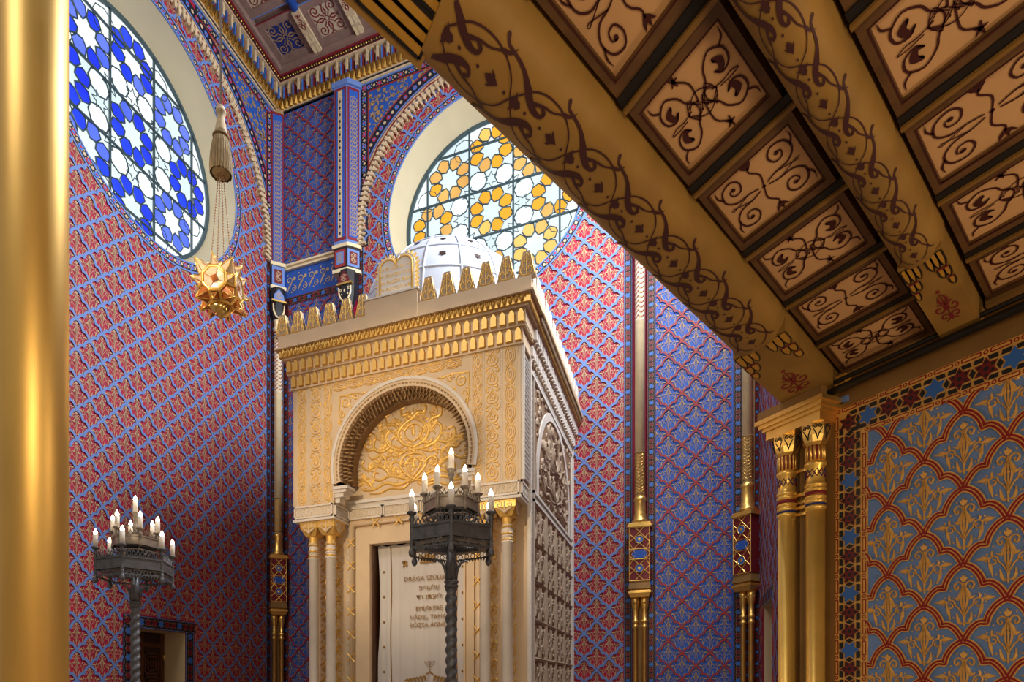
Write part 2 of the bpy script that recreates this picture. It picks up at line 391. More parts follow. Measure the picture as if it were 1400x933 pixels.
def bead_arc(parent, fr, c, r, a0, a1, size, h, pitch):
    n = int(abs(a1-a0)*r/pitch); D = {k: D2(1, False) for k in ('sky_blue', 'pink', 'stone_cream')}
    for i in range(n):
        a = a0+(a1-a0)*(i+.5)/n; p = (c[0]+r*math.cos(a), c[1]+r*math.sin(a))
        if i % 2 == 0:
            k = ('sky_blue', 'pink')[i//2 % 2]; D[k].disc(p, size, 8); D[('pink', 'sky_blue')[i//2 % 2]].disc(p, size*.5, 6, 1.5)
        else:
            D['stone_cream'].disc(p, size*.62, 6)
        for s in (-1, 1):
            b = a+.5*(a1-a0)/n; D['stone_cream'].disc((c[0]+(r+s*size*.7)*math.cos(b), c[1]+(r+s*size*.7)*math.sin(b)), size*.28, 4)
    for k, d in D.items(): orn('painted_beads', d.arr(), fr, k, parent, base=h, rel=.002, smooth=False, kind='stuff')
def bead_line(parent, fr, x0, y0, x1, y1, size, h, pitch):
    d = np.array([x1-x0, y1-y0]); L = np.linalg.norm(d); n = max(1, int(L/pitch)); D = {k: D2(1, False) for k in ('sky_blue', 'pink', 'stone_cream')}
    nx, ny = -d[1]/L, d[0]/L
    for i in range(n):
        p = (x0+d[0]*(i+.5)/n, y0+d[1]*(i+.5)/n)
        if i % 2 == 0:
            k = ('sky_blue', 'pink')[i//2 % 2]; D[k].disc(p, size, 8); D[('pink', 'sky_blue')[i//2 % 2]].disc(p, size*.5, 6, 1.5)
        else: D['stone_cream'].disc(p, size*.62, 6)
        for s in (-1, 1):
            q = (x0+d[0]*(i+1)/n+nx*s*size*.7, y0+d[1]*(i+1)/n+ny*s*size*.7); D['stone_cream'].disc(q, size*.28, 4)
    for k, dd in D.items():
        if dd.t: orn('painted_beads', dd.arr(), fr, k, parent, base=h, rel=.002, smooth=False, kind='stuff')

# ------------------------------------------------------------------ chancel shell
ZC = 12.15                    # underside of the cornice
WR, GR, GD = 1.70, 1.53, .45  # window opening, glass radius, glass depth
def wall_face(g, fr, x0, x1, y0, y1, c=None, r=None, holes=()):
    """wall rectangle with one round opening; thickness 5 cm behind"""
    if c is None: g.add([fr.p(x0, y0), fr.p(x1, y0), fr.p(x1, y1), fr.p(x0, y1)], [(0, 1, 2, 3)]); return
    n = 96; v = []; f = []
    cor = [math.atan2(y-c[1], x-c[0]) for x, y in ((x0, y0), (x1, y0), (x1, y1), (x0, y1))]
    A = sorted(set([2*PI*i/n-PI for i in range(n)]+cor))
    for a in A:
        ca, sa = math.cos(a), math.sin(a); t = 1e9
        if ca > 1e-9: t = min(t, (x1-c[0])/ca)
        if ca < -1e-9: t = min(t, (x0-c[0])/ca)
        if sa > 1e-9: t = min(t, (y1-c[1])/sa)
        if sa < -1e-9: t = min(t, (y0-c[1])/sa)
        v += [fr.p(c[0]+r*ca, c[1]+r*sa), fr.p(c[0]+t*ca, c[1]+t*sa)]
    m = len(A)
    for i in range(m): j = (i+1) % m; f.append((2*i, 2*i+1, 2*j+1, 2*j))
    g.add(v, f)
def S(o, label, cat='wall'): return tag(o, label, cat, kind='structure')
YE = -5.75
D0, D1, DZ = -3.27, -2.32, 2.41        # door opening in the left wall
g = G(); wall_face(g, LEFT, YE, -.21, 3.2, 12.9, (-2.88, 9.66), WR)
wall_face(g, LEFT, YE, D0, 0, 3.2); wall_face(g, LEFT, D1, -.21, 0, 3.2); wall_face(g, LEFT, D0, D1, DZ, 3.2)
wall_left = S(g.build('wall_left', 'red'), 'crimson stencilled wall with pale blue lattice around the blue round window')
g = G(); wall_face(g, BACK, 1.30, 6.70, 0, 12.9, (4.0, 9.66), WR)
wall_back = S(g.build('wall_back', 'red'), 'crimson stencilled end wall behind the ark with the amber round window')
RE = 5.35
g = G(); wall_face(g, RIGHT, .21, RE, 3.2, 12.9, (2.88, 9.66), WR)
RD0, RD1, RDZ = .74, 1.50, 2.62
wall_face(g, RIGHT, .21, RD0, 0, 3.2); wall_face(g, RIGHT, RD1, RE, 0, 3.2); wall_face(g, RIGHT, RD0, RD1, RDZ, 3.2)
wall_right = S(g.build('wall_right', 'red'), 'crimson stencilled side wall seen edge-on left of the twin gold columns')
walls_blue = []
for nm, x0, x1, lab in (('wall_corner', .16, 1.40, 'narrow blue stencilled wall strip in the far left corner'), ('wall_corner', 6.60, 7.84, 'tall blue stencilled wall strip between the two gold wall columns right of the ark')):
    g = G(); wall_face(g, BLUE, x0, x1, 0, 12.9); walls_blue.append(S(g.build(nm, 'blue'), lab))
# 45 degree corners
NW = Fr((.08, -.13, 0), (1/R2, 1/R2, 0), (0, 0, 1), (1/R2, -1/R2, 0))
NE = Fr((7.92, -.13, 0), (1/R2, -1/R2, 0), (0, 0, 1), (-1/R2, -1/R2, 0))
for fr, lab in ((NW, 'slanted corner strip behind the gold column at the left wall'), (NE, 'slanted corner strip behind the gold column beside the twin columns')):
    g = G(); wall_face(g, fr, -.115, .115, 0, 12.9); wc_ = S(g.build('wall_corner', 'tan_paint'), lab)
    for xx in (-.078, .078): star_band('star_border', wc_, fr, xx, 1.0, xx, 8.6, .030, 'navy', 'ribbon_red')
ring = lambda c, r0, r1=99: (lambda x, y: ((x-c[0])**2+(y-c[1])**2 > r0*r0))
# arch outline over the windows: flattened semicircle
def arch_out(fr_c, half, rz):   # returns f(x,y) inside arch
    return lambda x, y: (y < 9.56) | (np.hypot((np.maximum(abs(x-fr_c)-half, 0)), y-9.56) < rz)
door_keep = lambda x, y: ~((x > D0-.19) & (x < D1+.19) & (y < DZ+.19))
ak = arch_out(-2.88, .37, 2.17); rk = ring((-2.88, 9.66), 1.83)
stencil(wall_left, LEFT, -5.2, -.36, 1.0, 12.1, (-2.844, 2.611), 'ribbon_blue', 'cream_paint', lambda x, y: rk(x, y) & door_keep(x, y) & ak(x, y))
ak2 = arch_out(4.0, .05, 2.2); rk2 = ring((4.0, 9.66), 1.83)
ark_hide = lambda x, y: ~((x > 2.75) & (x < 5.3) & (y < 5.5))
stencil(wall_back, BACK, 1.80, 6.20, 1.0, 12.1, (5.805, 6.329), 'ribbon_blue', 'cream_paint', lambda x, y: rk2(x, y) & ak2(x, y) & ark_hide(x, y))
rdk = lambda x, y: ~((x > RD0-.15) & (x < RD1+.15) & (y < RDZ+.15))
stencil(wall_right, RIGHT, .30, 5.3, 1.0, 12.1, (1.0, 2.6), 'ribbon_blue', 'cream_paint', lambda x, y: rdk(x, y) & ring((2.88, 9.66), 1.72)(x, y))
stencil(walls_blue[0], BLUE, .27, 1.36, 1.0, 8.60, (.685, 9.954), 'ribbon_red', 'tan_paint', thin=True)
stencil(walls_blue[0], BLUE, .17, 1.36, 9.32, 12.15, (.685, 9.954), 'ribbon_red', 'tan_paint', thin=True)
stencil(walls_blue[1], BLUE, 6.66, 7.66, 1.0, 8.58, (6.83, 6.754), 'ribbon_red', 'tan_paint', thin=True)
stencil(walls_blue[1], BLUE, 6.64, 7.83, 9.32, 12.15, (6.83, 6.754), 'ribbon_red', 'tan_paint', thin=True)
# star bands beside the wall columns
for par, fr, x in ((wall_left, LEFT, -.30), (walls_blue[0], BLUE, .215), (walls_blue[0], BLUE, 1.40), (wall_back, BACK, 1.745), (wall_back, BACK, 6.265), (walls_blue[1], BLUE, 6.595), (walls_blue[1], BLUE, 7.745)):
    star_band('star_border', par, fr, x, 1.0, x, 9.32 if par in (wall_left, wall_back) else 8.60, .046, 'navy', 'ribbon_blue' if par in (wall_left, wall_back) else 'ribbon_red')
# blue strips: moulding, arabesque frieze and star band half way up
for i, (x0, x1) in enumerate(((.17, 1.36), (6.64, 7.83))):
    par = walls_blue[i]
    star_band('star_border', par, BLUE, x0, 8.68, x1, 8.68, .055, 'navy', 'ribbon_red')
    g = G(); slab(g, BLUE, x0, x1, 9.24, 9.285, -.01, .05); slab(g, BLUE, x0, x1, 9.285, 9.32, -.01, .085); g.build('string_moulding', 'gold_pale', par)
    d = D2(2, False)
    for k in range(5):
        x = x0+.12+k*.235
        d.spiral((x, 9.06), .075, -PI/2, 1.3, .018, 12, 1); d.spiral((x+.1, 8.90), .06, PI/2, 1.3, .016, 12, -1); d.disc((x+.11, 9.08), .035, 7); d.stroke([(x-.05, 8.84), (x, 8.95), (x+.06, 9.0)], [.01, .035, .004]); d.disc((x-.03, 9.16), .018, 5); d.disc((x+.05, 8.84), .018, 5)
    orn('painted_arabesque', d.arr(), BLUE, 'cream_paint', par, base=.004, rel=.003, clip=lambda x, y, a=x0, b=x1: (x > a) & (x < b), kind='stuff')

# ------------------------------------------------------------------ round windows
def petal_hex(c, rho0, ang, P):
    out = []
    for r, t in ((.19, 0), (.265, .105), (.41, .142), (.505, .04), (.505, -.04), (.41, -.142), (.265, -.105)):
        out.append((c[0]+P*(r*math.cos(ang)-t*math.sin(ang)), c[1]+P*(r*math.sin(ang)+t*math.cos(ang))))
    return out
def clip_circle(poly, c, R):
    """clip a convex polygon to a circle (64-gon)"""
    n = 64; out = poly
    for i in range(n):
        a = 2*PI*(i+.5)/n; nx, ny = math.cos(a), math.sin(a); dd = R*math.cos(PI/n); src = out; out = []
        for j in range(len(src)):
            p, q = src[j], src[(j+1) % len(src)]; dp = (p[0]-c[0])*nx+(p[1]-c[1])*ny-dd; dq = (q[0]-c[0])*nx+(q[1]-c[1])*ny-dd
            if dp <= 0: out.append(p)
            if (dp < 0) != (dq < 0) and dp != dq: t = dp/(dp-dq); out.append((p[0]+(q[0]-p[0])*t, p[1]+(q[1]-p[1])*t))
        if len(out) < 3: return []
    return out
def rose_window(name, fr, c, hues, label, full=True):
    root = S(empty(name, fr.p(c[0], c[1], -GD), label, 'window'), label, 'window')
    g = G(); v = []; f = []; n = 96
    for i in range(n):
        a = 2*PI*i/n
        for r, h in ((WR, 0), (GR+.05, -GD+.03), (GR-.02, -GD-.02)): v.append(fr.p(c[0]+r*math.cos(a), c[1]+r*math.sin(a), h))
    for i in range(n):
        j = (i+1) % n; f += [(3*i, 3*i+1, 3*j+1, 3*j), (3*i+1, 3*i+2, 3*j+2, 3*j+1)]
    g.add(v, f, None, 0, True); g.build('splayed_reveal', 'plaster', root)
    P = .775; X = fr.X(); rs = random.Random(len(name)+int(c[0]*10))
    g = G(); arc_band(g, fr, c, GR-.035, GR+.02, 0, 2*PI, -GD-.03, -GD+.035, 96); g.build('window_rim', 'lead', root)
    # clear panes of the square glazing grid
    for i in range(-2, 3):
        for j in range(-2, 3):
            x0, y0 = c[0]+(i-.5)*P, c[1]+(j-.5)*P
            q = clip_circle([(x0, y0), (x0+P, y0), (x0+P, y0+P), (x0, y0+P)], c, GR-.02)
            if len(q) > 2: G().prism(q, -GD-.012, -GD-.004, X).build('clear_pane', rs.choice(['glass_white', 'glass_white_2']), root)
    lead = G()
    def outline(q, r=.0085): lead.tube([fr.p(x, y, -GD+.006) for x, y in q], r*1.3, 4, closed=True, sm=False)
    ros = [(0, 0)]+[(1.375*math.cos(k*PI/4), 1.375*math.sin(k*PI/4)) for k in range(8)]
    for rx, ry in ros:
        rc = (c[0]+rx*P, c[1]+ry*P)
        for k in range(8):
            a = PI/8+k*PI/4; q = petal_hex(rc, 0, a, P)
            if max(math.hypot(x-c[0], y-c[1]) for x, y in q) > GR-.01: q = clip_circle(q, c, GR-.02)
            if len(q) < 3: continue
            G().prism(q, -GD-.003, -GD+.004, X).build('coloured_pane', hues[(k*3+int(rx*7+ry*5)) % 3] if rs.random() < .7 else rs.choice(hues), root)
            outline(q)
        st = [(rc[0]+P*(.265 if k % 2 == 0 else .185)*math.cos(k*PI/8), rc[1]+P*(.265 if k % 2 == 0 else .185)*math.sin(k*PI/8)) for k in range(16)]
        if max(math.hypot(x-c[0], y-c[1]) for x, y in st) < GR: outline(st, .007)
        for k in ():
            a = k*PI/4; l = [(rc[0]+P*r_*math.cos(a), rc[1]+P*r_*math.sin(a)) for r_ in (.47, .60)]
            if max(math.hypot(x-c[0], y-c[1]) for x, y in l) < GR-.02: lead.tube([fr.p(x, y, -GD+.006) for x, y in l], .009, 4, sm=False)
    for k in range(8):                      # clear octagons and stars between the rosettes
        a = PI/8+k*PI/4; oc = (c[0]+.79*P*math.cos(a), c[1]+.79*P*math.sin(a))
        q = [(oc[0]+.215*P*math.cos(a+PI/8+i*PI/4), oc[1]+.215*P*math.sin(a+PI/8+i*PI/4)) for i in range(8)]; outline(q)
        G().prism([(oc[0]+.97*(x-oc[0]), oc[1]+.97*(y-oc[1])) for x, y in q], -GD-.003, -GD+.001, X).build('clear_pane', 'glass_white_2', root)
        a = k*PI/4; sc = (c[0]+.70*P*math.cos(a), c[1]+.70*P*math.sin(a))
        outline([(sc[0]+P*(.17 if i % 2 == 0 else .085)*math.cos(a+i*PI/6), sc[1]+P*(.17 if i % 2 == 0 else .085)*math.sin(a+i*PI/6)) for i in range(12)], .006)
        a = PI/8+k*PI/4; sc = (c[0]+1.62*P*math.cos(a), c[1]+1.62*P*math.sin(a))
        q = [(sc[0]+.25*P*math.cos(a+PI/8+i*PI/4), sc[1]+.25*P*math.sin(a+PI/8+i*PI/4)) for i in range(8)]
        q = [p if math.hypot(p[0]-c[0], p[1]-c[1]) < GR-.02 else (c[0]+(p[0]-c[0])*(GR-.03)/math.hypot(p[0]-c[0], p[1]-c[1]), c[1]+(p[1]-c[1])*(GR-.03)/math.hypot(p[0]-c[0], p[1]-c[1])) for p in q]
        outline(q, .006)
    lead.build('lead_cames', 'lead', root)
    for k in range(-2, 2):                  # glazing bars
        t = (k+.5)*P; hh = math.sqrt(max(0, GR*GR-t*t))
        g = G(); slab(g, fr, c[0]+t-.014, c[0]+t+.014, c[1]-hh, c[1]+hh, -GD-.01, -GD+.022); g.build('glazing_bar', 'lead', root)
        g = G(); slab(g, fr, c[0]-hh, c[0]+hh, c[1]+t-.014, c[1]+t+.014, -GD-.01, -GD+.02); g.build('glazing_bar', 'lead', root)
    return root
rose_window('window_1', LEFT, (-2.88, 9.66), ['glass_blue', 'glass_blue_2', 'glass_blue_3'], 'round stained glass window with blue rosettes in the left wall')
rose_window('window_2', BACK, (4.0, 9.66), ['glass_amber', 'glass_amber_2', 'glass_amber_3'], 'round stained glass window with amber rosettes above the ark')
# painted ring, toothed arch and spandrels round each window
def window_dress(par, fr, c, half, corner_x, sgn, rz, full=True):
    if full: window_ring(par, fr, c, half, corner_x, sgn, rz)
    spandrel(par, fr, c, half, corner_x, sgn, rz)
def window_ring(par, fr, c, half, corner_x, sgn, rz):
    g = G(); arc_band(g, fr, c, WR, 1.825, 0, 2*PI, -.005, .012, 128); o = g.build('ring_border', 'navy', par)
    for r in (WR+.008, 1.825): g = G(); arc_band(g, fr, c, r-.011, r+.011, 0, 2*PI, 0, .017, 128); g.build('edge_line', 'ribbon_blue', o)
    bead_arc(o, fr, c, 1.762, 0, 2*PI, .038, .0125, .072)
    # toothed stone trim following the arch
    pts = []                                   # arch centre line
    for i in range(41): a = PI*i/40; pts.append((c[0]+(half if i < 20 else -half if i > 20 else 0)+rz*math.cos(a), 9.56+rz*math.sin(a)))
    pts = [(pts[0][0], 9.32)]+pts+[(pts[-1][0], 9.32)]
    trim = G(); trim.tube([fr.p(x, y, .03) for x, y in pts], .035, 5, sm=False)
    D = np.cumsum([0]+[math.dist(pts[i], pts[i+1]) for i in range(len(pts)-1)]); n = int(D[-1]/.085)
    for k in range(n):
        t = (k+.5)*D[-1]/n; j = min(len(pts)-2, int(np.searchsorted(D, t)-1)); q = (t-D[j])/(D[j+1]-D[j]); p = np.array(pts[j])*(1-q)+np.array(pts[j+1])*q
        d = np.array(pts[j+1])-np.array(pts[j]); d /= np.linalg.norm(d); nn = np.array([-d[1], d[0]])
        inward = np.array([c[0], 9.4])-p; nn = nn if nn @ inward > 0 else -nn
        L = .15 if k % 3 else .22; w = .026
        b = [p-d*w-nn*.05, p+d*w-nn*.05, p+d*w*.7+nn*L*.5, p+nn*L*.62, p-d*w*.7+nn*L*.5]
        v = [fr.p(x, y, h) for h in (0, .075) for x, y in b]; m = 5
        trim.add(v, [tuple(range(m))[::-1], tuple(range(m, 2*m))]+[(i, (i+1) % m, m+(i+1) % m, m+i) for i in range(m)])
    trim.build('toothed_arch', 'stone_cream', par, kind='stuff')
    # bands outside the trim: cream ground, wavy red line, blue line, dark beaded band
    def offset(dr, n=48, wob=0):
        out = []
        for i in range(n+1): a = PI*i/n; r = rz+dr+wob*math.sin(i*PI*.75); out.append((c[0]+(half if i < n/2 else -half if i > n/2 else 0)+r*math.cos(a), 9.56+r*math.sin(a)))
        return [(out[0][0], 9.32)]+out+[(out[-1][0], 9.32)]
    for dr, w, k, h, wob in ((.10, .16, 'stone_cream', .004, 0), (.13, .03, 'ribbon_red', .009, .018), (.075, .02, 'ribbon_blue', .009, .014), (.20, .03, 'ribbon_blue', .011, 0), (.295, .15, 'navy', .006, 0), (.38, .02, 'ribbon_red', .011, 0)):
        d = D2(1, False); d.stroke(offset(dr, 48, wob), w, 1); orn('painted_band', d.arr(), fr, k, par, base=h, rel=.001, clip=lambda x, y: (x < max(corner_x, c[0]+9*(-sgn))) & (x > min(corner_x, c[0]-9*sgn)) & (y < ZC), kind='stuff')
    bp = offset(.295, 120); D = np.cumsum([0]+[math.dist(bp[i], bp[i+1]) for i in range(len(bp)-1)]); n = int(D[-1]/.1)
    DD = {k: D2(1, False) for k in ('sky_blue', 'pink', 'stone_cream')}
    for k in range(n):
        t = (k+.5)*D[-1]/n; j = min(len(bp)-2, int(np.searchsorted(D, t)-1)); q = (t-D[j])/(D[j+1]-D[j]); p = tuple(np.array(bp[j])*(1-q)+np.array(bp[j+1])*q)
        if k % 2: DD['stone_cream'].disc(p, .03, 6)
        else: DD['sky_blue' if k % 4 else 'pink'].disc(p, .042, 8); DD['pink' if k % 4 else 'sky_blue'].disc(p, .02, 6, 1.6)
    inx = (lambda x, y: (x < corner_x) & (y < ZC)) if sgn > 0 else (lambda x, y: (x > corner_x) & (y < ZC))
    for k, d in DD.items(): orn('painted_beads', d.arr(), fr, k, par, base=.0075, rel=.002, clip=inx, smooth=False, kind='stuff')
def spandrel(par, fr, c, half, corner_x, sgn, rz):
    # spandrel: blue ground with gold foliage
    out_arch = lambda x, y: (y > 9.56) & (np.hypot(np.maximum(abs(x-c[0])-half, 0), y-9.56) > rz+.38)
    n = 40; sp = G(); xs = [corner_x-sgn*(.0+1.75*i/n) for i in range(n+1)]
    def lower(x):
        dx = max(abs(x-c[0])-half, 0); r = rz+.33
        return 9.56+math.sqrt(r*r-dx*dx) if dx < r else 9.56
    v = []; f = []
    for x in xs: v += [fr.p(x, min(ZC, max(9.9, lower(x))), .002), fr.p(x, ZC, .002)]
    for i in range(n): f.append((2*i, 2*i+2, 2*i+3, 2*i+1))
    sp.add(v, f); spo = sp.build('spandrel', 'blue', par)
    rs = random.Random(3); d = D2(2, False); pts = []; tries = 0
    while len(pts) < 120:
        x = corner_x-sgn*rs.uniform(.13, 1.6); y = rs.uniform(10.3, ZC-.15)
        if not out_arch(x, y-.0) or any(math.dist((x, y), p) < .095 for p in pts): 
            tries += 1
            if tries > 6000: break
            continue
        pts.append((x, y)); r = rs.choice([.035, .045, .06])
        if rs.random() < .6: d.poly([(x+r*(1 if i % 2 else .6)*math.cos(i*PI/6), y+r*(1 if i % 2 else .6)*math.sin(i*PI/6)) for i in range(12)])
        else: d.disc((x, y), r*.8, 9)
        a = rs.uniform(0, 6.28); d.stroke([(x, y), (x+.08*math.cos(a), y+.08*math.sin(a)), (x+.13*math.cos(a+.8), y+.13*math.sin(a+.8))], [.01, .022, .004])
    cl = (lambda x, y: out_arch(x, y) & (x < corner_x-.1) & (y < ZC-.1)) if sgn > 0 else (lambda x, y: out_arch(x, y) & (x > corner_x+.1) & (y < ZC-.1))
    orn('painted_foliage', d.arr(), fr, 'tan_paint', spo, base=.005, rel=.002, clip=cl, kind='stuff')
    g = G()
    if sgn > 0: slab(g, fr, corner_x-.13, corner_x, 9.33, ZC, -.01, .012); slab(g, fr, corner_x-1.9, corner_x, ZC-.12, ZC, -.01, .0125)
    else: slab(g, fr, corner_x, corner_x+.13, 9.33, ZC, -.01, .012); slab(g, fr, corner_x, corner_x+1.9, ZC-.12, ZC, -.01, .0125)
    o = g.build('beaded_border', 'navy', par)
    bead_line(o, fr, corner_x-sgn*.065, 9.4, corner_x-sgn*.065, ZC, .042, .0135, .1); bead_line(o, fr, corner_x-sgn*.1, ZC-.06, corner_x-sgn*1.85, ZC-.06, .042, .0135, .1)
    g = G(); slab(g, fr, corner_x-sgn*.14-.008, corner_x-sgn*.14+.008, 10.2, ZC-.12, 0, .014); slab(g, fr, min(corner_x-sgn*.14, corner_x-sgn*1.8), max(corner_x-sgn*.14, corner_x-sgn*1.8), ZC-.135, ZC-.12, 0, .014); g.build('edge_line', 'ribbon_red', o)
window_dress(wall_left, LEFT, (-2.88, 9.66), .37, -.22, 1, 2.16)
window_dress(wall_back, BACK, (4.0, 9.66), .06, 1.76, -1, 2.2)
window_dress(wall_back, BACK, (4.0, 9.66), .06, 6.24, 1, 2.2, False)
# round window of the right wall (above the frame): frame only, its daylight is the lamp at the top of the script
g = G(); arc_band(g, RIGHT, (2.88, 9.66), GR, WR, 0, 2*PI, -GD, .01, 64); S(g.build('window_3', 'plaster'), 'round window opening of the right side wall above the picture', 'window')

# ------------------------------------------------------------------ cornice and coffered chancel ceiling
def cornice(fr, x0, x1, lab, m0=0, m1=0):
    root = S(empty({0: 'trim_1', 1: 'trim_2', 2: 'trim_8'}[[LEFT, BACK, RIGHT].index(fr)], fr.p((x0+x1)/2, ZC), lab, 'cornice'), lab, 'cornice')
    def run(name, mk, y0, y1, h, hb=-.02):    # m0/m1: +1 widen at mitred ends
        v = []
        for hh in (hb, h): v += [fr.p(x0+m0*max(hh, 0), y0, hh), fr.p(x1-m1*max(hh, 0), y0, hh), fr.p(x0+m0*max(hh, 0), y1, hh), fr.p(x1-m1*max(hh, 0), y1, hh)]
        G().add(v, BOXF).build(name, mk, root)
    run('lower_fillet', 'ribbon_blue', ZC, ZC+.02, .03); run('lower_moulding', 'stone_cream', ZC+.02, ZC+.05, .05); run('rope_moulding', 'black_paint', ZC+.05, ZC+.075, .055)
    run('prism_ground', 'stone_cream', ZC+.075, ZC+.49, .07); run('soffit', 'stone_cream', ZC+.485, ZC+.505, .165); run('red_line', 'ceil_red', ZC+.505, ZC+.515, .17); run('bead_moulding', 'black_paint', ZC+.515, ZC+.585, .175); run('red_fillet', 'ceil_red', ZC+.585, ZC+.61, .20); run('crown', 'ceil_board', ZC+.61, ZC+.76, .25)
    n = int((x1-x0)/.1); gp_, gn, gr_, gb, gc = G(), G(), G(), G(), G()
    for i in range(n):
        x = x0+(i+.5)*(x1-x0)/n; h = .07
        # gilded pointed prism hanging forward
        v = [fr.p(x-.042, ZC+.09, h), fr.p(x+.042, ZC+.09, h), fr.p(x-.042, ZC+.20, h+.06), fr.p(x+.042, ZC+.20, h+.06), fr.p(x, ZC+.085, h+.045), fr.p(x, ZC+.255, h+.075), fr.p(x-.042, ZC+.24, h), fr.p(x+.042, ZC+.24, h)]
        gp_.add(v, [(0, 4, 2), (4, 5, 2), (4, 1, 3), (4, 3, 5), (0, 1, 4), (0, 2, 6), (1, 7, 3), (2, 5, 6), (5, 3, 7), (5, 7, 6)])
        if i % 2 == 0:
            for g, dx, w in ((gr_, .012, .022), (gb, -.016, .02)):
                q = [(x+dx-w/2, ZC+.22), (x+dx+w/2, ZC+.22), (x+dx+w/2, ZC+.40), (x+dx, ZC+.43), (x+dx-w/2, ZC+.40)]
                g.prism(q, h, h+.075+(.01 if g is gb else 0), fr.X())
        else:
            for g, dx in ((gr_, .01), (gb, -.012)):
                q = [(x+dx-.011, ZC+.22), (x+dx+.011, ZC+.22), (x+dx, ZC+.30)]; g.prism(q, h, h+.08, fr.X())
        q = [(x-.02, ZC+.26), (x+.02, ZC+.26), (x+.02, ZC+.44), (x, ZC+.47), (x-.02, ZC+.44)]
        if i % 2: gn.prism(q, h, h+.09, fr.X())
        gc.ball(fr.p(x, ZC+.55, .175), .024, 6); gc.ball(fr.p(x+.05, ZC+.55, .175), .017, 5)
    for g, nm, mk in ((gp_, 'gilt_prisms', 'gold_dark'), (gn, 'niche_ribs', 'stone_cream'), (gr_, 'red_niches', 'ceil_red'), (gb, 'blue_niches', 'sky_blue'), (gc, 'gilt_beads', 'gold_dark')): g.build(nm, mk, root, kind='stuff')
cornice(LEFT, -3.6, 0, 'gilded cornice with painted niches along the top of the left wall', 0, 1)
cornice(BACK, 0, 8.0, 'gilded cornice with painted niches along the top of the end wall', 1, 1)
cornice(RIGHT, 0, 3.6, 'gilded cornice with painted niches along the top of the right side wall', 1, 0)
ZP = 12.9
g = G(); g.box(-.5, 8.5, -7.0, .5, ZP+.12, ZP+.2)
ceil = S(g.build('ceiling', 'ceil_board'), 'coffered painted ceiling of the chancel in the upper left', 'ceiling')
g = G(); g.box(.2, 7.8, -7, -.12, ZP+.05, ZP+.121); g.build('ceiling_board', 'ceil_board', ceil)
scroll4 = D2(2, False)
for a in range(4):
    ca, sa = math.cos(a*PI/2), math.sin(a*PI/2)
    def rt(p): return (p[0]*ca-p[1]*sa, p[0]*sa+p[1]*ca)
    for s_ in (1, -1):
        c0 = (.27, .27) if s_ > 0 else (.27, .27)
    pts = [(.27+.15*(1-.8*t/18)*math.cos(PI*1.25+s_*t*.5), .27+.15*(1-.8*t/18)*math.sin(PI*1.25+s_*t*.5)) for t in range(19)]
    scroll4.stroke([rt((.07, .07)), rt((.12, .14))]+[rt(p) for p in pts], .03, 1)
    scroll4.stroke([rt(p) for p in [(.09, .0), (.2, .05), (.33, .0)]], [.02, .045, .01]); scroll4.stroke([rt(p) for p in [(.09, .0), (.2, -.05), (.33, .0)]], [.02, .045, .01])
    scroll4.stroke([rt(p) for p in [(.33, 0), (.40, .06), (.43, .16)]], [.02, .03, .005]); scroll4.stroke([rt(p) for p in [(.33, 0), (.40, -.06), (.43, -.16)]], [.02, .03, .005])
    scroll4.disc(rt((.41, .41)), .03, 5)
scroll4.ring((0, 0), .065, .024, 12)
SC4 = scroll4.arr()
CF = lambda x, y, z: Fr((x, y, z), (1, 0, 0), (0, -1, 0), (0, 0, -1))
for i in range(4):
    for j in range(3):
        x0, y0 = .36+.84*i, -.36-.84*j; fr = CF(x0+.24, y0-.25, ZP)
        blue = (i+j) % 2 == 0
        g = G(); slab(g, fr, -.24, .24, -.25, .25, -.08, 0); po = g.build('coffer_panel', 'ceil_blue' if blue else 'ceil_cream', ceil)
        orn('painted_scroll', SC4, fr, 'tan_paint' if blue else 'ceil_red', po, sc=(.57, .59), base=.003, rel=.003)
        g = G()
        for a, b, c, d in ((-.35, .35, -.36, -.25), (-.35, .35, .25, .36), (-.35, -.24, -.25, .25), (.24, .35, -.25, .25)): slab(g, fr, a, b, c, d, -.06, .04)
        fo = g.build('coffer_frame', 'ceil_board', po)
        g = G(); w = .012
        for a, b, c, d in ((-.36, .36, -.375, -.36), (-.36, .36, .36, .375), (-.365, -.35, -.36, .36), (.35, .365, -.36, .36)): slab(g, fr, a, b, c, d, .03, .043)
        g.build('frame_line', 'ceil_red' if blue else 'ribbon_blue', fo)
for i in range(4):            # ceiling beams: blue round shaft with a square gilded end block
    x = 1.03+.84*i; g = G()
    X = Matrix.Translation((x, 0, ZP-.02)) @ Matrix.Rotation(PI/2, 4, 'X')
    b = empty('ceiling_beam', (x, -3, ZP-.08), ['first', 'second', 'third', 'fourth'][i]+' blue ceiling beam of the chancel from the left wall', 'beam', 'chancel ceiling beams')
    G().lathe([(.07, .95), (.07, 6.9)], 14, X).build('beam_shaft', 'blue', b)
    G().box(x-.075, x+.075, -.95, -.13, ZP-.09, ZP+.06).build('end_block', 'stone_cream', b)
    fr = CF(x, -.55, ZP-.09); d = D2(2, False)
    for s in (1, -1):
        d.spiral((s*.034, .20), .045, PI/2, 1.2, .012, 10, s); d.spiral((s*.028, .33), .03, -PI/2, 1.2, .012, 10, -s); d.stroke([(0, .1), (s*.03, .15), (s*.01, .19)], [.006, .02, .004])
    d.disc((0, .27), .02, 6); orn('painted_scroll', d.arr(), fr, 'ceil_red', b, base=.002, rel=.002)
    d = D2(1, False)
    for s in (-1, 1):
        for k, y in enumerate((-.30, -.12)): d.poly([(s*.012, y), (s*.066, y), (s*.066, y+.12), (s*.04, y+.15), (s*.012, y+.12)])
    orn('gilt_petals', d.arr(), fr, 'gold_pale', b, base=.002, rel=.003)
